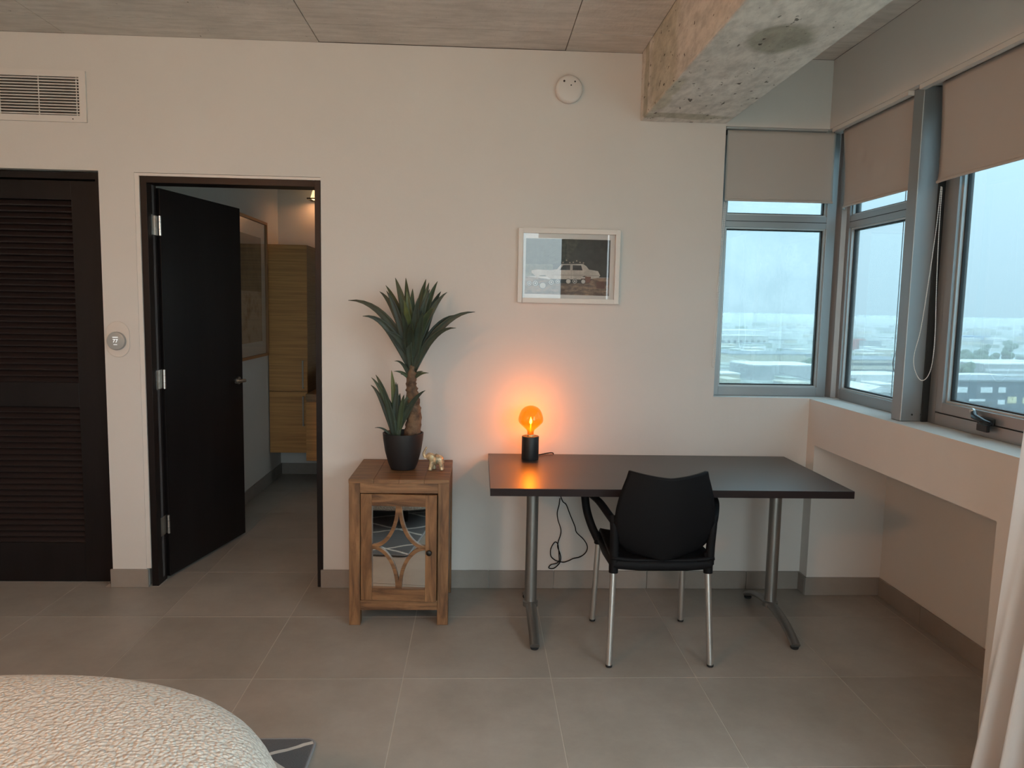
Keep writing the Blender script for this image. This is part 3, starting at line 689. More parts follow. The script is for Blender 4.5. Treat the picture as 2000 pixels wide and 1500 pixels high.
for sx in (-1, 1):
    for sz in (-1, 1):
        ra, rb = (mx1-mx0)/2-.006, (mz1-mz0)/2-.002
        ox = mx0 if sx < 0 else mx1; oz = mz0 if sz < 0 else mz1
        pts = [(ox-sx*ra*math.cos(t), .0085, oz-sz*rb*math.sin(t)) for t in [i*PI/2/14 for i in range(15)]]
        vs = []; fs = []
        for i, p in enumerate(pts):
            t = (Vector(pts[min(i+1, 14)])-Vector(pts[max(i-1, 0)])).normalized(); n_ = Vector((t.z, 0, -t.x))*.0085
            for dd, yy in ((-1, .003), (1, .003), (1, .0142), (-1, .0142)): vs.append((p[0]+dd*n_.x, yy, p[2]+dd*n_.z))
        for i in range(14):
            for k in range(4): fs.append((i*4+k, i*4+(k+1) % 4, i*4+4+(k+1) % 4, i*4+4+k))
        fs += [(0, 1, 2, 3), (56, 59, 58, 57)]
        MB().add(vs, fs).build('lattice_bar', WX, door, bevel=.002)
kn = MB(); kn.lathe([(.006, 0), (.006, -.010), (.0115, -.014), (.014, -.020), (.012, -.026), (.005, -.029)], dx1-.032, (dz0+dz1)/2-.012, 0, 20, axis=1)
kn.build('knob', mat('iron_knob', (.03, .028, .026), .4, .8), door, smooth=True)
door.matrix_basis = Matrix.Translation((CX0+PW+.003, CY0-.001, 0)) @ Matrix.Rotation(-math.radians(4.0), 4, 'Z')

# ------------------------------------------------------------------ potted yucca on the cabinet
PX, PY = -.363, 3.62
pt = thing('potted_plant', 'artificial yucca with sword leaves in a black pot on the cabinet', 'plant', (PX, PY, CZ))
POT = mat('pot_black', (.014, .013, .014), .5, spec=.4)
mb = MB(); mb.lathe([(.052, .001), (.060, .003), (.072, .03), (.088, .09), (.097, .15), (.099, .176), (.099, .180), (.094, .181), (.091, .174), (.088, .150), (.02, .149)], PX, PY, CZ, 48)
mb.build('pot', POT, pt, smooth=True, ang=50)
mb = MB(); mb.lathe([(.090, .150), (.080, .157), (.045, .160), (.004, .162)], PX, PY, CZ, 30); mb.build('soil', mat('potting_soil', (.02, .015, .012), .95, bump=(90, 1, .01)), pt, smooth=True)
def z5(u, v, y): return at(640+u/3.75, 520+v/3.75, 1, y)
TRK = mat('trunk_bark', (.165, .105, .062), .8, noise=(26, (.055, .034, .022), .35, .62), bump=(60, .8, .006))
tp = smooth_path([z5(618, 1225, PY+.01), z5(632, 1130, PY+.01), z5(630, 1020, PY), z5(620, 930, PY), z5(612, 860, PY), z5(616, 790, PY), z5(618, 700, PY)], 5)
tp[0].z = CZ+.155
n_ = len(tp)
mb = MB(); mb.tube(tp, [.040-.023*(i/(n_-1))**1.1 + .003*math.sin(i*2.3) for i in range(n_)], 18)
for i in range(len(mb.v)):
    x, y, z = mb.v[i]; mb.v[i] = (x+random.uniform(-.002, .002), y+random.uniform(-.002, .002), z)
mb.build('trunk', TRK, pt, smooth=True, ang=0)
def leaf_mat(name, col, back):
    M = mat(name, col, .45, noise=(14, back, .35, .7, (3, 3, .4)), spec=.4); return M
LEAF = [leaf_mat('leaf_dark', (.040, .058, .034), (.024, .034, .025)), leaf_mat('leaf_mid', (.062, .085, .036), (.033, .048, .028)), leaf_mat('leaf_bright', (.115, .135, .040), (.05, .07, .025))]
def leaf(base, tip, width, rise, mi, side=None):
    base, tip = Vector(base), Vector(tip); d = tip-base
    c1 = base + Vector((d.x*.22, d.y*.22, d.z*.42)); c2 = base + Vector((d.x*(.72-rise*.25), d.y*(.72-rise*.25), d.z*(.80+rise*.28)))
    n = 12; vs = []; fs = []
    facing = Vector((0, -1, 0)) if side is None else Vector(side)
    for i in range(n+1):
        t = i/n; q = (1-t)
        p = base*q**3 + c1*3*q*q*t + c2*3*q*t*t + tip*t**3
        tg = ((c1-base)*3*q*q + (c2-c1)*6*q*t + (tip-c2)*3*t*t).normalized()
        sdv = tg.cross(facing)
        if sdv.length < .2: sdv = tg.cross(Vector((1, 0, 0)))
        sdv.normalize(); nrm = sdv.cross(tg).normalized()
        wd = width*(.62+.38*min(1, t/.38))*(1 if t < .38 else max(0, 1-((t-.38)/.62)**1.6)) + .0006
        vs += [p-sdv*wd+nrm*wd*.35, p-sdv*wd*.45+nrm*wd*.05, p, p+sdv*wd*.45+nrm*wd*.05, p+sdv*wd+nrm*wd*.35]
    for i in range(n):
        for k in range(4): fs.append((i*5+k, i*5+k+1, i*5+6+k, i*5+5+k))
    return MB().add(vs, fs).build('leaf', LEAF[mi], pt, smooth=True, solid=.0012, ang=0)
big = [(150,250,.02,.9,0),(255,365,-.03,.9,0),(380,185,.05,.35,0),(425,140,.10,.2,1),(430,180,-.02,.25,0),(495,85,.04,.1,1),(520,180,-.04,.1,1),(572,85,.10,0,1),(578,165,.0,0,2),(622,165,.06,0,1),
       (660,235,-.07,.1,0),(695,145,.08,0,1),(720,95,.12,0,1),(742,120,.05,.05,1),(748,168,-.02,.1,0),(805,110,.09,.15,1),(830,185,.14,.2,0),(875,190,-.03,.35,0),(970,362,.05,.8,0),(1080,335,-.02,.75,0),(940,452,-.10,.8,0),
       (430,480,-.06,.6,0),(600,420,-.16,.5,0),(455,265,.12,.3,0),(560,250,-.08,.15,2),(780,300,-.10,.3,1),(700,330,-.12,.2,0),(830,470,.10,.6,0),(540,330,-.12,.3,0)]
for i, (u, v, dy, rise, mi) in enumerate(big):
    a_ = (i*2.399) % (2*PI)
    lev = random.uniform(.02, .085)
    cb_ = z5(618, 810, PY)
    b = cb_ + Vector((.010*math.cos(a_), .010*math.sin(a_), lev))
    tip = z5(u, v, PY+dy)
    leaf(b, tip, random.uniform(.0170, .0225), rise, mi)
for (u, v, dy, mi) in ((490, 695, -.05, 0), (485, 770, -.04, 1), (740, 782, -.03, 1), (700, 770, .05, 1), (535, 790, .03, 0)):
    leaf(z5(612, 835, PY), z5(u, v, PY+dy), .0085, 1.0, mi)
sm = [(320,815,-.03,.3,1),(315,870,.02,.4,0),(352,795,.03,.2,1),(467,762,.0,0,2),(512,858,-.02,.05,0),(500,850,.04,0,0),(715,910,-.05,.35,0),(400,890,-.07,.2,0),(560,940,-.05,.2,1),(640,880,.0,.2,1),(440,960,.05,.2,1),(530,930,.07,.1,0),(345,1182,-.02,1.1,0)]
for i, (u, v, dy, rise, mi) in enumerate(sm):
    a_ = i*2.399; b = z5(500, 1235, PY-.02) + Vector((.012*math.cos(a_), .010*math.sin(a_), 0)); b.z = CZ+.150
    leaf(b, z5(u, v, PY-.02+dy), random.uniform(.0130, .0165) if i < 12 else .006, rise, mi)

# ------------------------------------------------------------------ elephant figurine
ex, ey = -.205, 3.600
el = thing('elephant_figurine', 'small gold and cream elephant figurine with raised trunk beside the pot', 'figurine', (ex, ey, CZ))
EM = mat('gilded_resin', (.66, .50, .30), .32, .35, noise=(55, (.36, .30, .20), .40, .60), bump=(140, .5, .003))
b = MB()
b.ball((ex+.006, ey, CZ+.052), .027, 12, (1.25, .95, .95)); b.ball((ex+.020, ey, CZ+.050), .024, 10, (1, .95, 1.0))
b.ball((ex-.026, ey-.002, CZ+.066), .019, 12, (1.0, .9, 1.0))
b.tube(smooth_path([(ex-.036, ey-.002, CZ+.064), (ex-.050, ey-.002, CZ+.066), (ex-.055, ey-.002, CZ+.082), (ex-.047, ey-.002, CZ+.100), (ex-.040, ey-.002, CZ+.114)], 4), [.010-.0062*i/16 for i in range(17)], 12)
for lx_, ly_, fx_ in ((-.016, -.014, -.024), (-.008, .013, -.004), (.026, -.013, .034), (.030, .013, .034)):
    b.tube([(ex+lx_, ey+ly_, CZ+.045), (ex+(lx_+fx_)/2, ey+ly_*1.1, CZ+.02), (ex+fx_, ey+ly_*1.15, CZ+.001)], [.0125, .0100, .0110], 12)
b.tube([(ex+.033, ey, CZ+.062), (ex+.041, ey, CZ+.05), (ex+.043, ey, CZ+.034)], [.0035, .0028, .0035], 8)
o = b.build('body', EM, el, smooth=True, ang=0)
md = o.modifiers.new('remesh', 'REMESH'); md.mode = 'VOXEL'; md.voxel_size = .0022; md.use_smooth_shade = True
md = o.modifiers.new('smooth', 'SMOOTH'); md.iterations = 3
for s in (-1, 1):
    e_ = MB().ball((ex-.016, ey+s*.019, CZ+.062), .018, 8, (.75, .22, 1.0)).build('ear', mat('gilded_ear', (.50, .42, .26), .35, .35, bump=(140, .4, .003)), el, smooth=True)
    MB().tube([(ex-.038, ey+s*.008, CZ+.060), (ex-.048, ey+s*.009, CZ+.057), (ex-.055, ey+s*.009, CZ+.062)], [.003, .0026, .001], 8).build('tusk', mat('tusk_ivory', (.75, .70, .58), .35), el, smooth=True)
mb = MB(); mb.ball((ex+.008, ey, CZ+.0535), .0275, 10, (.62, .98, .98)); mb.build('saddle_cloth', mat('saddle_green', (.24, .25, .17), .4, .3, noise=(80, (.5, .33, .2), .45, .55)), el, smooth=True)

# ------------------------------------------------------------------ framed car photograph
PF0, PF1, PFZ0, PFZ1 = .195, .717, 1.5255, 1.902
pf = thing('framed_photo', 'white framed photo of a cream sedan with many wheels on the wall', 'picture', ((PF0+PF1)/2, D, PFZ0))
fwid = .024
mb = MB(); holed(mb, PF0, PF1, PFZ0, PFZ1, [(PF0+fwid, PF1-fwid, PFZ0+fwid, PFZ1-fwid)], lambda a, b, c_, d: mb.box(a, b, D-.026, D-.001, c_, d))
mb.build('frame', mat('frame_white', (.70, .67, .63), .5), pf, weld=True, bevel=.001)
MB().box(PF0+fwid-.001, PF1-fwid+.001, D-.008, D-.004, PFZ0+fwid-.001, PFZ1-fwid+.001).build('mat_board', mat('mat_board', (.72, .70, .68), .7), pf)
def pz_(u, v): return (PF0+(u-240)/1490*(PF1-PF0), PFZ1-(v-200)/1092*(PFZ1-PFZ0))
PRY = [D-.0085]
def flat(name, poly, col, noise=None, rough=.6):
    PRY[0] -= .00012
    mb = MB(); mb.add([(x, PRY[0], z) for x, z in [pz_(*p) for p in poly]], [tuple(range(len(poly)))])
    return mb.build(name, mat('print_'+name, col, rough, noise=noise), pf)
def disc(u, v, r, n=18): return [(u+r*math.cos(2*PI*k/n), v+r*math.sin(2*PI*k/n)) for k in range(n)]
flat('print_trees', [(352, 345), (1592, 345), (1592, 900), (352, 900)], (.030, .033, .030), (30, (.010, .012, .014), .35, .65))
flat('print_bush', [(352, 345), (1150, 345), (1080, 480), (1000, 620), (900, 700), (352, 720)], (.050, .055, .040), (60, (.018, .022, .018), .4, .6))
flat('print_field', [(352, 720), (760, 720), (740, 900), (352, 900)], (.16, .16, .11), (60, (.07, .08, .06), .4, .6))
flat('print_ground', [(352, 900), (700, 940), (1592, 900), (1592, 1172), (345, 1160)], (.30, .20, .14), (70, (.10, .062, .045), .4, .6, (.4, 1, 1)))
flat('print_shade', [(720, 930), (1330, 930), (1290, 990), (730, 1000)], (.012, .012, .013))
flat('print_car_body', [(440, 815), (520, 800), (720, 805), (815, 790), (880, 712), (1200, 706), (1250, 740), (1285, 785), (1420, 805), (1455, 870), (1430, 905), (1300, 925), (1285, 895), (1225, 880), (1190, 895), (1170, 935), (720, 935), (640, 880), (560, 885), (530, 935), (490, 890), (445, 850)], (.60, .555, .50), (25, (.46, .41, .37), .4, .6))
flat('print_car_window', [(850, 800), (905, 728), (1008, 724), (1008, 800)], (.035, .033, .035))
flat('print_car_window', [(1045, 800), (1045, 726), (1170, 726), (1192, 800)], (.045, .06, .07))
flat('print_trim_line', [(735, 872), (1440, 866), (1440, 873), (735, 880)], (.30, .26, .23))
flat('print_door_line', [(1020, 720), (1028, 720), (1030, 930), (1022, 930)], (.36, .33, .3))
flat('print_crate', [(1400, 960), (1530, 955), (1530, 1065), (1405, 1060)], (.13, .055, .04))
flat('print_box', [(1230, 890), (1320, 890), (1310, 980), (1240, 985)], (.17, .07, .045))
for u, v, r, wfill in ((410,1005,38,0),(500,1005,44,0),(610,1035,52,1),(735,985,42,0),(828,972,36,0),(985,965,40,1),(1080,962,40,0),(1205,965,36,1)):
    flat('print_tyre', disc(u, v, r), (.02, .021, .023)); flat('print_wheel_ring', disc(u, v, r*.84), (.55, .55, .53))
    if not wfill: flat('print_wheel_hole', disc(u, v, r*.62), (.05, .06, .065))
    flat('print_hub', disc(u, v, r*.3), (.62, .61, .58))
for k in range(7): flat('print_roof_item', disc(900+k*50, 690-6*(k % 2)-28*(k % 3 == 1), 12, 8), (.30, .25, .20))
MB().box(PF0+fwid-.0005, PF1-fwid+.0005, D-.017, D-.0155, PFZ0+fwid-.0005, PFZ1-fwid+.0005).build('glazing', glass('picture_glass', (.97, .97, .97), refl=1.9), pf)

# ------------------------------------------------------------------ bathroom furniture
OAK = mat('zebrano_oak', (.62, .32, .11), .5, noise=(5, (.42, .20, .065), .35, .65, (.35, 1, 14)))
OAK2 = mat('zebrano_oak_side', (.30, .19, .10), .5, noise=(5, (.22, .13, .06), .35, .65, (1, .35, 14)))
tc_ = thing('tall_cabinet', 'tall wall hung oak cabinet at the end of the bathroom', 'cabinet', (-1.56, 6.3, .24))
TX0, TX1, TYF = -1.712, -1.402, 6.155
MB().box(TX0, TX1, TYF+.02, BY-.001, .262, 1.965).build('body', OAK2, tc_)
for za, zb, hz0, hz1 in ((.262, .772, .49, .735), (.776, 1.965, .80, 1.03)):
    d_ = MB().box(TX0, TX1, TYF, TYF+.0195, za, zb).build('door', OAK, tc_, bevel=.001)
    h = MB(); h.box(TX1-.036, TX1-.026, TYF-.03, TYF-.02, hz0, hz1); h.box(TX1-.036, TX1-.026, TYF-.021, TYF, hz0, hz0+.012); h.box(TX1-.036, TX1-.026, TYF-.021, TYF, hz1-.012, hz1)
    h.build('handle', CHROME, d_)
vn = thing('vanity_cabinet', 'low oak vanity unit partly hidden by the door frame', 'cabinet', (-1.0, 6.2, .2))
MB().box(-1.395, -.30, 6.08, BY-.001, .215, .720).build('body', OAK2, vn)
for xa in (-1.395, -.847): MB().box(xa, xa+.544, 6.06, 6.079, .215, .700).build('drawer', OAK, vn, bevel=.001)
MB().box(-1.395, -.30, 6.055, BY-.001, .7205, .765).build('countertop', OAK2, vn, bevel=.001)
MB().box(-1.395, -.30, BY-.02, BY-.001, .766, .95).build('splashback', OAK2, vn)
sk = thing('wash_basin', 'white ceramic vessel basin standing on the vanity', 'basin', (-1.1, 6.25, .766))
mb = MB(); x0_, x1_, ya, yb, za, zb = -1.305, -.86, 6.10, 6.46, .766, .945
t_ = .02
mb.box(x0_, x1_, ya, yb, za, za+.03); mb.box(x0_, x0_+t_, ya, yb, za+.03, zb); mb.box(x1_-t_, x1_, ya, yb, za+.03, zb); mb.box(x0_+t_, x1_-t_, ya, ya+t_, za+.03, zb); mb.box(x0_+t_, x1_-t_, yb-t_, yb, za+.03, zb)
mb.build('bowl', mat('ceramic', (.82, .82, .82), .15), sk, bevel=.006)
MB().lathe([(.018, .0), (.018, .006)], -1.08, 6.28, za+.0301, 16).build('drain', CHROME, sk)
sc = thing('wall_sconce', 'small lit sconce with a dark edged flared shade in the bathroom', 'lamp', (-1.352, 6.40, 2.385))
MB().box(-1.397, -1.307, BY-.018, BY-.001, 2.315, 2.475).build('back_plate', BLK, sc)
MB().tube([(-1.352, BY-.018, 2.435), (-1.352, 6.40, 2.455)], .008, 8).build('arm', BLK, sc)
mb = MB(); mb.lathe([(.030, .10), (.055, .0)], -1.352, 6.40, 2.36, 4, cap=False)
for i in range(len(mb.v)):
    x, y, z = mb.v[i]; dx_, dy_ = x+1.352, y-6.40; mb.v[i] = (-1.352+(dx_-dy_), 6.40+(dx_+dy_), z)
SH = bpy.data.materials.new('frosted_shade'); SH.use_nodes = True
bb_ = SH.node_tree.nodes['Principled BSDF']; bb_.inputs['Base Color'].default_value = (.9, .75, .5, 1); bb_.inputs['Emission Color'].default_value = (1, .66, .32, 1); bb_.inputs['Emission Strength'].default_value = 1.6
mb.build('shade', SH, sc, solid=.002)
mb = MB(); e = .0765
for (xa, xb, ya, yb) in ((-e, e, -e-.004, -e+.004), (-e, e, e-.004, e+.004), (-e-.004, -e+.004, -e, e), (e-.004, e+.004, -e, e)): mb.box(-1.352+xa, -1.352+xb, 6.40+ya, 6.40+yb, 2.352, 2.362)
mb.build('shade_rim', BLK, sc)
pl_ = bpy.data.lights.new('sconce_light', 'POINT'); pl_.energy = 1.15; pl_.color = (1, .52, .27); pl_.shadow_soft_size = .03
po = bpy.data.objects.new('sconce_light', pl_); C.objects.link(po); po.location = (-1.352, 6.40, 2.38); po.parent = sc; po.matrix_parent_inverse = sc.matrix_world.inverted()
bpz = thing('framed_print', 'tall oak framed art print on the bathroom side wall', 'picture', (BXL, 5.6, 1.07))
def on_left(y0_, y1_, z0_, z1_, x0_, x1_): return MB().box(BXL+x0_, BXL+x1_, y0_, y1_, z0_, z1_)
A0, A1, E0, E1 = 5.05, 6.085, 1.075, 2.125
mb = MB(); holed(mb, A0, A1, E0, E1, [(A0+.02, A1-.02, E0+.02, E1-.02)], lambda a, b, c_, d: mb.box(BXL+.001, BXL+.032, a, b, c_, d))
mb.build('frame', mat('oak_frame', (.36, .17, .07), .45), bpz, weld=True)
on_left(A0+.019, A1-.019, E0+.019, E1-.019, .002, .012).build('mat_board', mat('mat_board2', (.62, .60, .57), .7), bpz)
on_left(A0+.12, A1-.12, 1.58, E1-.13, .012, .0125).build('print_dark_half', mat('print_dark', (.10, .085, .06), .6, noise=(9, (.03, .028, .022), .35, .65)), bpz)
on_left(A0+.12, A1-.12, E0+.12, 1.58, .012, .0125).build('print_pale_half', mat('print_pale', (.42, .34, .26), .6, noise=(9, (.20, .11, .06), .32, .5)), bpz)
on_left(A0+.019, A1-.019, E0+.019, E1-.019, .020, .022).build('glazing', MATS['picture_glass'], bpz)

# ------------------------------------------------------------------ bed, rug
bd = thing('bed', 'bed with a cream boucle blanket over its corner', 'bed', (-1.6, 1.25, 0))
GREYF = mat('grey_upholstery', (.20, .20, .205), .9, bump=(400, .3, .001))
MB().box(-2.62, -.62, .42, 1.82, .14, .30).build('base', GREYF, bd, bevel=.02)
MB().box(-2.62, -.64, .42, 1.80, .301, .50).build('mattress', mat('mattress_white', (.7, .69, .67), .9), bd, bevel=.03)
MB().box(-2.74, -2.63, .36, 1.92, .05, 1.05).build('headboard', GREYF, bd, bevel=.03)
for x in (-2.5, -.72):
    for y in (.52, 1.76): MB().lathe([(.018, .0135), (.028, .139)], x, y, 0, 14).build('leg', ESP, bd)
BOU = bpy.data.materials.new('boucle'); BOU.use_nodes = True
nt = BOU.node_tree; N = nt.nodes; L = nt.links; b = N['Principled BSDF']; b.inputs['Roughness'].default_value = .95; b.inputs['Specular IOR Level'].default_value = .1; b.inputs['Sheen Weight'].default_value = .2
tc = N.new('ShaderNodeTexCoord'); vo = N.new('ShaderNodeTexVoronoi'); vo.inputs['Scale'].default_value = 95
nz = N.new('ShaderNodeTexNoise'); nz.inputs['Scale'].default_value = 60; L.new(tc.outputs['Object'], nz.inputs['Vector'])
vm = N.new('ShaderNodeVectorMath'); vm.operation = 'MULTIPLY_ADD'; vm.inputs[1].default_value = (.012, .012, .012)
L.new(nz.outputs['Color'], vm.inputs[0]); L.new(tc.outputs['Object'], vm.inputs[2]); L.new(vm.outputs[0], vo.inputs['Vector'])
r = N.new('ShaderNodeValToRGB'); e = r.color_ramp.elements; e[0].position = .1; e[1].position = .75; e[0].color = (.72, .70, .645, 1); e[1].color = (.52, .495, .445, 1)
L.new(vo.outputs['Distance'], r.inputs[0]); L.new(r.outputs[0], b.inputs['Base Color'])
bp = N.new('ShaderNodeBump'); bp.invert = True; bp.inputs['Strength'].default_value = .9; bp.inputs['Distance'].default_value = .008; L.new(vo.outputs['Distance'], bp.inputs['Height']); L.new(bp.outputs[0], b.inputs['Normal'])
def cover():
    vs = []; fs = []; nA = 128
    xa, xb, ya, yb, R = -2.60, -.33, .30, 2.00, .60
    def contour(a, inset):
        # rounded rectangle, corner radius shrinking with inset
        cx_, cy_ = (xa+xb)/2, (ya+yb)/2; hx, hy = (xb-xa)/2-inset, (yb-ya)/2-inset; rr = max(.02, R-inset*.5)
        k = a/(2*PI); per = []
        # parametrize by perimeter sections
        segs = [(hx-rr), (hy-rr)]
        q = int(a // (PI/2)); t = (a % (PI/2))/(PI/2)
        sx = (1, -1, -1, 1)[q]; sy = (1, 1, -1, -1)[q]
        if q % 2: t2 = 1-t
        else: t2 = t
        # t2 0 : on x side mid, 1 : on y side mid
        if t2 < .35: p = (hx, (hy-rr)*t2/.35)
        elif t2 > .65: p = ((hx-rr)*(1-t2)/.35, hy)
        else:
            g_ = (t2-.35)/.3*PI/2; p = (hx-rr+rr*math.cos(g_), hy-rr+rr*math.sin(g_))
        return cx_+sx*p[0], cy_+sy*p[1]
    prof = [(.60, .462), (.40, .460), (.30, .456), (.22, .447), (.16, .432), (.11, .408), (.07, .372), (.045, .325), (.028, .27), (.012, .21), (.0, .15), (-.004, .135), (.004, .13)]
    prof = [(i_, z_+.12*min(1, (z_-.1)/.3)) for i_, z_ in prof]
    for inset, z in prof:
        for k in range(nA):
            a = 2*PI*k/nA; x, y = contour(a, inset)
            dr = max(0, .56-z)/.4
            f_ = math.sin(a*17)*.018*dr + math.sin(a*9+1)*.012*dr
            cx_, cy_ = (xa+xb)/2, (ya+yb)/2; d_ = Vector((x-cx_, y-cy_)).normalized()
            vs.append((x+d_.x*f_, y+d_.y*f_, z+.006*math.sin(x*7+y*5)*(1 if inset > .1 else .3)))
    for i in range(len(prof)-1):
        for k in range(nA): fs.append((i*nA+k, i*nA+(k+1) % nA, (i+1)*nA+(k+1) % nA, (i+1)*nA+k))
    fs.append(tuple(range(nA)))
    return MB().add(vs, fs)
bl_ = thing('blanket', 'thick cream boucle blanket draped over the bed corner', 'blanket', (-1.5, 1.15, .15))
cover().build('cover', BOU, bl_, smooth=True, sub=1)
rg = thing('rug', 'grey shaggy rug with white zigzag lines under the bed', 'rug', (-1.5, 1.3, 0))
RUG = bpy.data.materials.new('rug_pile'); RUG.use_nodes = True
nt = RUG.node_tree; N = nt.nodes; L = nt.links; b = N['Principled BSDF']; b.inputs['Roughness'].default_value = .95; b.inputs['Specular IOR Level'].default_value = .1
g = N.new('ShaderNodeNewGeometry'); nz = N.new('ShaderNodeTexNoise'); nz.inputs['Scale'].default_value = 7; L.new(g.outputs['Position'], nz.inputs['Vector'])
vm = N.new('ShaderNodeVectorMath'); vm.operation = 'MULTIPLY_ADD'; vm.inputs[1].default_value = (.05, .05, 0); L.new(nz.outputs['Color'], vm.inputs[0]); L.new(g.outputs['Position'], vm.inputs[2])
def stripes(rot, period, off):
    mp = N.new('ShaderNodeMapping'); mp.inputs['Rotation'].default_value = (0, 0, rot); mp.inputs['Location'].default_value = (off, 0, 0); L.new(vm.outputs[0], mp.inputs[0])
    sp = N.new('ShaderNodeSeparateXYZ'); L.new(mp.outputs[0], sp.inputs[0])
    pp = N.new('ShaderNodeMath'); pp.operation = 'PINGPONG'; pp.inputs[1].default_value = period; L.new(sp.outputs[0], pp.inputs[0])
    lt_ = N.new('ShaderNodeMath'); lt_.operation = 'LESS_THAN'; lt_.inputs[1].default_value = .009; L.new(pp.outputs[0], lt_.inputs[0]); return lt_.outputs[0]
s1 = stripes(math.radians(62), .17, .03); s2 = stripes(math.radians(-58), .17, .05)
mxm = N.new('ShaderNodeMath'); mxm.operation = 'MAXIMUM'; L.new(s1, mxm.inputs[0]); L.new(s2, mxm.inputs[1])
mx = N.new('ShaderNodeMix'); mx.data_type = 'RGBA'; mx.inputs[6].default_value = (.13, .135, .145, 1); mx.inputs[7].default_value = (.62, .60, .57, 1); L.new(mxm.outputs[0], mx.inputs[0]); L.new(mx.outputs[2], b.inputs['Base Color'])
n3 = N.new('ShaderNodeTexNoise'); n3.inputs['Scale'].default_value = 260; L.new(g.outputs['Position'], n3.inputs['Vector'])
bp = N.new('ShaderNodeBump'); bp.inputs['Strength'].default_value = .8; bp.inputs['Distance'].default_value = .006; L.new(n3.outputs['Fac'], bp.inputs['Height']); L.new(bp.outputs[0], b.inputs['Normal'])
rp = []
for cx_, cy_, a0 in ((-.575, 2.415, 0), (-2.4, 2.415, 1), (-2.4, .1, 2), (-.575, .1, 3)):
    for k in range(6): a_ = (a0+k/5)*PI/2; rp.append((cx_+.035*math.cos(a_), cy_+.035*math.sin(a_)))
MB().prism(rp, 2, .001, .0115).build('pile', RUG, rg, bevel=.004)
cxm = sum(p[0] for p in rp)/len(rp); cym = sum(p[1] for p in rp)/len(rp)
mb = MB(); mb.tube([(p[0]+(.001 if p[0] > cxm else -.001), p[1]+(.001 if p[1] > cym else -.001), .0065) for p in rp+[rp[0]]], .0055, 8, up=(0, 0, 1)); mb.build('bound_edge', mat('rug_binding', (.22, .225, .24), .9), rg, smooth=True)

# ------------------------------------------------------------------ curtain
cu = thing('curtain', 'white floor length curtain hanging at the right edge', 'curtain', (1.66, 1.8, 0))
def curt(u, v):
    z = 2.40 - v*2.385; sp = 1 + .10*v
    y = 2.10 - u*.55 + v*v*.08*(1-u)
    am = .030+.022*v
    x = 1.690 - .065*v*v - am*math.sin(u*30+.6+.5*math.sin(v*3)) - .012*math.sin(u*71+v*4)
    return (x, y, z)
CUR = bpy.data.materials.new('curtain_cloth'); CUR.use_nodes = True
nt = CUR.node_tree; N = nt.nodes; L = nt.links; b = N['Principled BSDF']; b.inputs['Base Color'].default_value = (.78, .76, .75, 1); b.inputs['Roughness'].default_value = .9
tl = N.new('ShaderNodeBsdfTranslucent'); tl.inputs[0].default_value = (.7, .68, .68, 1); ms = N.new('ShaderNodeMixShader'); ms.inputs[0].default_value = .25
L.new(b.outputs[0], ms.inputs[1]); L.new(tl.outputs[0], ms.inputs[2]); L.new(ms.outputs[0], N['Material Output'].inputs[0])
MB().grid(curt, 110, 40).build('cloth', CUR, cu, smooth=True, ang=0)
MB().tube([(1.665, 2.16, 2.41), (1.665, .6, 2.41)], .012, 12).build('rod', CHROME, cu, smooth=True)

# ------------------------------------------------------------------ warm ceiling lamp behind the viewer
gx, gy, gz = -2.05, -.05, 2.40
gl = thing('globe_lamp', 'warm frosted globe pendant hanging from the ceiling behind the viewer', 'lamp', (gx, gy, CEIL))
MB().lathe([(.06, 0), (.06, -.025), (.05, -.03)], gx, gy, CEIL-.001, 24).build('canopy', BLK, gl, smooth=True)
MB().tube([(gx, gy, CEIL-.03), (gx, gy, gz+.11)], .004, 8).build('flex', BLK, gl)
MB().lathe([(.02, .10), (.025, .13)], gx, gy, gz, 16).build('lamp_holder', BLK, gl)
MB().ball((gx, gy, gz), .11, 14).build('globe', emis('warm_globe', (1, .45, .20), 178), gl, smooth=True)

# ------------------------------------------------------------------ the city far below, seen through the windows
GZ = -40.0
def G(u, v): return at(u, v, 2, GZ)
TER = mat('city_ground', (.42, .44, .40), .9, noise=(.012, (.24, .27, .24), .35, .65))
mb = MB(); mb.add([(-5000, -5000, GZ), (6000, -5000, GZ), (6000, 4200, GZ), (-5000, 4200, GZ)], [(0, 1, 2, 3)])
gr = struct(mb.build('ground', TER), 'hazy low lying city ground far below the windows', 'ground')
WAT = mat('bay_water', (.42, .48, .50), .6, spec=.12)
mb = MB(); a_, b_, c_, d_ = G(1780, 700), G(2080, 706), G(2080, 690), G(1780, 684)
mb.add([(p.x, p.y, GZ+.4) for p in (a_, b_, c_, d_)], [(0, 1, 2, 3)])
struct(mb.build('channel', WAT), 'pale strip of water crossing the city', 'water')
mb = MB(); mb.add([(-3000, 3300, GZ+1), (6000, 2500, GZ+1), (6000, 9000, GZ+1), (-3000, 9000, GZ+1)], [(0, 1, 2, 3)])
struct(mb.build('bay', WAT), 'grey bay water beyond the city', 'water')
def bmat(name, col): return mat(name, col, .85)
PAL = [bmat('facade_pale', (.62, .61, .58)), bmat('facade_cream', (.58, .53, .42)), bmat('facade_grey', (.38, .39, .40)), bmat('facade_white', (.78, .78, .77)), bmat('facade_sage', (.36, .40, .34))]
ROOFW = bmat('roof_white', (.82, .82, .80)); ROOFR = bmat('roof_red', (.52, .12, .09)); ROOFB = bmat('roof_blue', (.16, .26, .42)); ROOFG = bmat('roof_grey', (.25, .28, .30))
DARKB = bmat('facade_slate', (.10, .135, .17)); WINW = bmat('window_white', (.78, .80, .80)); WINY = bmat('window_cream', (.75, .66, .42)); WIND = bmat('window_dark', (.08, .10, .11))
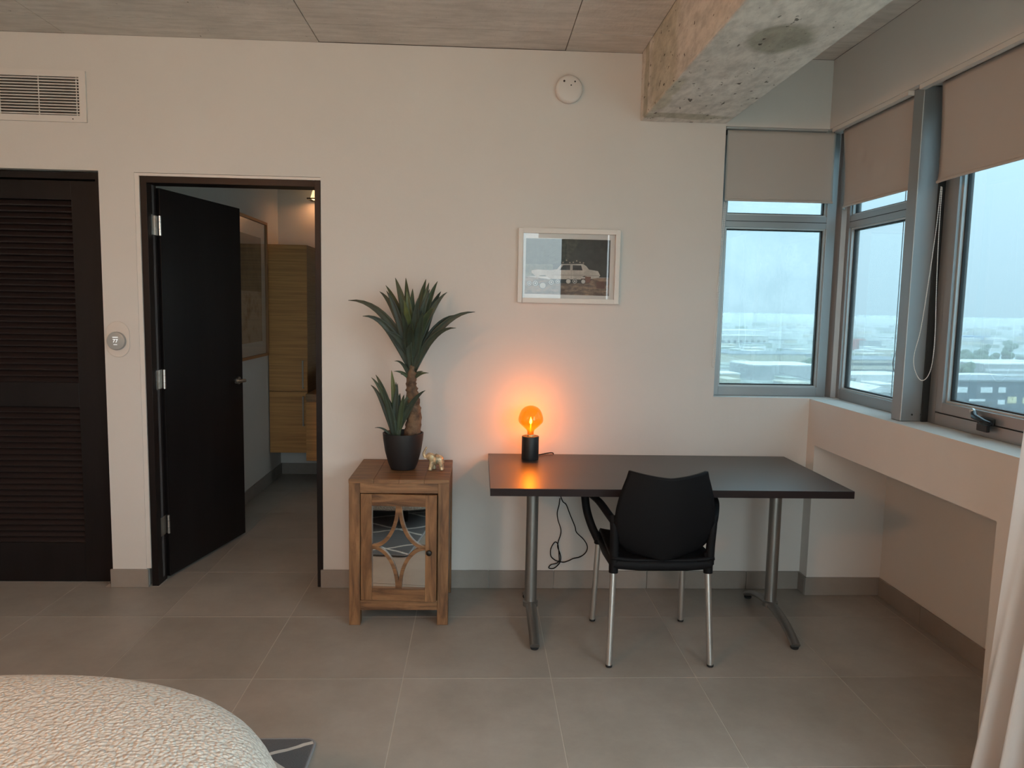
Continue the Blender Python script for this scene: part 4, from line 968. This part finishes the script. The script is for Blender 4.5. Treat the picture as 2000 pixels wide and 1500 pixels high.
def local(u0, u1, v):
    """ground point and frame of a block that faces the viewer between pixels u0..u1 with its foot on row v"""
    a, b = G(u0, v), G(u1, v); x = (b-a); wdt = x.length; x.normalize(); y = Vector((-x.y, x.x, 0)); return a, x, y, wdt
FOOT = []
def block(name, label, u0, u1, v, h, depth, wall, roof, group=None, wins=None, gable=False):
    a, x, y, wdt = local(u0, u1, v)
    o = thing(name, label, 'building', (a+x*wdt/2).to_tuple(), group)
    P = lambda s, t, z: (a + x*s + y*t + Vector((0, 0, z)))
    cs = [P(s_*wdt, t_*depth, 0) for s_ in (0, 1) for t_ in (0, 1)]; FOOT.append((min(p.x for p in cs), max(p.x for p in cs), min(p.y for p in cs), max(p.y for p in cs)))
    def hexa(mb, s0, s1, t0, t1, z0, z1):
        mb.add([P(s0,t0,z0),P(s1,t0,z0),P(s1,t1,z0),P(s0,t1,z0),P(s0,t0,z1),P(s1,t0,z1),P(s1,t1,z1),P(s0,t1,z1)], [(0,3,2,1),(4,5,6,7),(0,1,5,4),(1,2,6,5),(2,3,7,6),(3,0,4,7)]); return mb
    hexa(MB(), 0, wdt, 0, depth, 0, h).build('walls', wall, o)
    if gable:
        e = wdt*.06; gh = wdt*.16
        vs = [P(-e, -e, h), P(wdt+e, -e, h), P(wdt+e, depth+e, h), P(-e, depth+e, h), P(wdt/2, -e, h+gh), P(wdt/2, depth+e, h+gh)]
        MB().add(vs, [(0, 1, 4), (1, 2, 5, 4), (2, 3, 5), (3, 0, 4, 5), (0, 3, 2, 1)]).build('roof', roof, o)
    else: hexa(MB(), -.3, wdt+.3, -.3, depth+.3, h, h+.7).build('roof', roof, o)
    for (s0, s1, z0, z1, wm) in (wins or []): hexa(MB(), s0*wdt, s1*wdt, -.25, .05, z0*h, z1*h).build('window', wm, o)
    return o
def hgt(u, v_foot, v_top):
    p = G(u, v_foot); d = math.hypot(p.x, p.y); q = at(u, v_top, 2, 0.0)
    r = RIGHT*((u-1000)/F_PX) + DOWN*((v_top-750)/F_PX) + FWD
    return max(3, CAM_H + r.z/math.hypot(r.x, r.y)*d - GZ)
wn = [(.02, .10, .72, .86, WINW), (.14, .27, .72, .86, WINW), (.42, .55, .72, .86, WINW), (.62, .70, .72, .86, WINW), (.30, .48, .50, .56, WINW), (.62, .70, .42, .54, WINW), (.73, .83, .45, .62, WINY), (.90, .97, .45, .60, WINY), (.33, .55, .34, .48, WIND), (.08, .2, .3, .5, WIND)]
block('apartment_block', 'slate blue apartment block with white windows below the near window', 1836, 2010, 822, hgt(1920, 822, 745), 22, DARKB, ROOFG, wins=wn)
block('long_hall', 'long white roofed hall behind the slate apartment block', 1862, 1950, 746, hgt(1900, 746, 734), 12, PAL[3], ROOFW)
block('office_building', 'wide grey building with storey bands right of the trees', 1920, 2040, 740, hgt(1960, 740, 712), 40, PAL[2], ROOFW, wins=[(.02, .98, .2, .35, WINW), (.02, .98, .55, .7, WINW)])
block('gabled_house', 'white gabled house at the foot of the middle window', 1682, 1752, 800, hgt(1710, 800, 766), 26, PAL[3], ROOFW, gable=True, wins=[(.2, .3, .3, .6, WIND), (.45, .55, .3, .6, WIND), (.7, .8, .3, .6, WIND)])
block('red_building', 'red fronted warehouse in the middle window', 1667, 1690, 684, hgt(1680, 684, 664), 14, ROOFR, ROOFR)
block('grey_warehouse', 'grey warehouse adjoining the red one', 1696, 1721, 686, hgt(1705, 686, 667), 14, PAL[2], ROOFG)
block('parking_structure', 'banded parking structure across the middle window', 1640, 1790, 730, hgt(1700, 730, 704), 40, PAL[1], ROOFG, wins=[(.02, .98, .62, .82, WIND), (.02, .98, .12, .32, WIND)])
block('white_shed', 'long white roofed shed above the gabled house', 1650, 1780, 746, hgt(1710, 746, 734), 26, PAL[3], ROOFW)
block('blue_roof_hall', 'blue roofed hall across the channel', 1898, 1934, 668, hgt(1915, 668, 658), 60, ROOFB, ROOFB)
block('white_depot', 'long white depot roof in the corner window', 1408, 1502, 658, hgt(1450, 658, 646), 60, PAL[3], ROOFW)
block('pale_estate', 'broad pale green estate block low in the corner window', 1404, 1500, 676, hgt(1450, 676, 657), 50, PAL[0], PAL[0], wins=[(.05+.12*k, .1+.12*k, .3, .6, WIND) for k in range(8)])
block('cream_terrace', 'cream terrace spanning the corner window', 1430, 1600, 712, hgt(1500, 712, 693), 40, PAL[1], ROOFG)
block('blue_grey_terrace', 'blue grey terrace low in the corner window', 1470, 1600, 742, hgt(1530, 742, 715), 30, PAL[2], ROOFW)
rnd = random.Random(3)
NAMES = {0: 'pale', 1: 'cream', 2: 'grey', 3: 'white', 4: 'sage'}
def clear(u0, u1, v, depth, pad=2.0):
    a, x, y, wdt = local(u0, u1, v)
    c_ = [(a+x*s_*wdt+y*t_*depth) for s_ in (0, 1) for t_ in (0, 1)]
    bb = (min(p.x for p in c_)-pad, max(p.x for p in c_)+pad, min(p.y for p in c_)-pad, max(p.y for p in c_)+pad)
    return not any(bb[0] < q[1] and bb[1] > q[0] and bb[2] < q[3] and bb[3] > q[2] for q in FOOT)
for k in range(420):
    u = rnd.uniform(1395, 2030); v = 634 + rnd.random()**1.6*125 + (u-1400)*.014
    if 1770 < u and 680 < v < 708: continue
    sc_ = (v-605)/100; wpx = rnd.uniform(10, 26)*(.5+sc_); hp = rnd.uniform(4, 9)*(.45+sc_); dp = rnd.uniform(8, 22)
    if not clear(u, u+wpx, v, dp): continue
    h = hgt(u, v, v-hp); wi = rnd.randrange(5); ri = rnd.choice([ROOFW, ROOFW, ROOFG, PAL[1], PAL[4]])
    rn = {'roof_white': 'white', 'roof_grey': 'dark', 'facade_cream': 'cream', 'facade_sage': 'sage'}[ri.name]
    wn_ = 'the corner window' if u < 1615 else 'the middle window' if u < 1790 else 'the near side window'
    dn = 'far off' if v < 660 else 'midway out' if v < 700 else 'closer in'
    block('distant_building', '%s low building with %s roof, %s, hazy beyond %s' % (NAMES[wi], rn, dn, wn_), u, u+wpx, v, min(h, 14), dp, PAL[wi], ri, 'distant buildings of the hazy city')
FOL = mat('city_foliage', (.14, .20, .12), .9, noise=(.3, (.07, .11, .07), .35, .65)); BRK = mat('city_trunk', (.14, .11, .09), .9)
tb = MB()
for k in range(9):
    a_ = k*2.399; tb.ball((2.2*math.cos(a_), 2.2*math.sin(a_), 5.5+1.6*math.sin(k*1.9)), rnd.uniform(1.6, 2.5), 5)
crown = mesh_of(tb, 'crown', FOL); trunk = mesh_of(MB().tube([(0, 0, 0), (0, 0, 5)], [.35, .22], 6), 'trunk', BRK)
nt_ = 0
for k in range(400):
    if nt_ >= 34: break
    if k % 3: u, v = rnd.uniform(1862, 1925), rnd.uniform(708, 742)
    else: u, v = rnd.uniform(1400, 2000), rnd.uniform(645, 740)
    p = G(u, v); s_ = rnd.uniform(.8, 1.4); r_ = 4.6*s_
    if any(p.x-r_ < q[1] and p.x+r_ > q[0] and p.y-r_ < q[3] and p.y+r_ > q[2] for q in FOOT): continue
    FOOT.append((p.x-r_, p.x+r_, p.y-r_, p.y+r_)); nt_ += 1
    wn_ = 'the corner window' if u < 1615 else 'the middle window' if u < 1790 else 'the near side window'
    o = thing('distant_tree', '%s grey green tree in the haze beyond %s' % ('tall' if s_ > 1.1 else 'small', wn_), 'tree', p.to_tuple(), 'distant trees of the hazy city')
    share(crown, 'crown', p, o, (0, 0, rnd.uniform(0, 6)), (s_, s_, s_)); share(trunk, 'trunk', p, o, None, (s_, s_, s_))
hz = bpy.data.materials.new('rain_haze'); hz.use_nodes = True; N = hz.node_tree.nodes; N.remove(N['Principled BSDF'])
vs_ = N.new('ShaderNodeVolumeScatter'); vs_.inputs['Color'].default_value = (.76, .80, .81, 1); vs_.inputs['Density'].default_value = .0007; vs_.inputs['Anisotropy'].default_value = 0.0
hz.node_tree.links.new(vs_.outputs[0], N['Material Output'].inputs['Volume'])
mb = MB(); mb.box(-290, 3490, 125, 4190, GZ-1, -7)
tag(mb.build('rain_haze', hz), 'pale rain haze lying over the distant city', 'haze', kind='stuff')
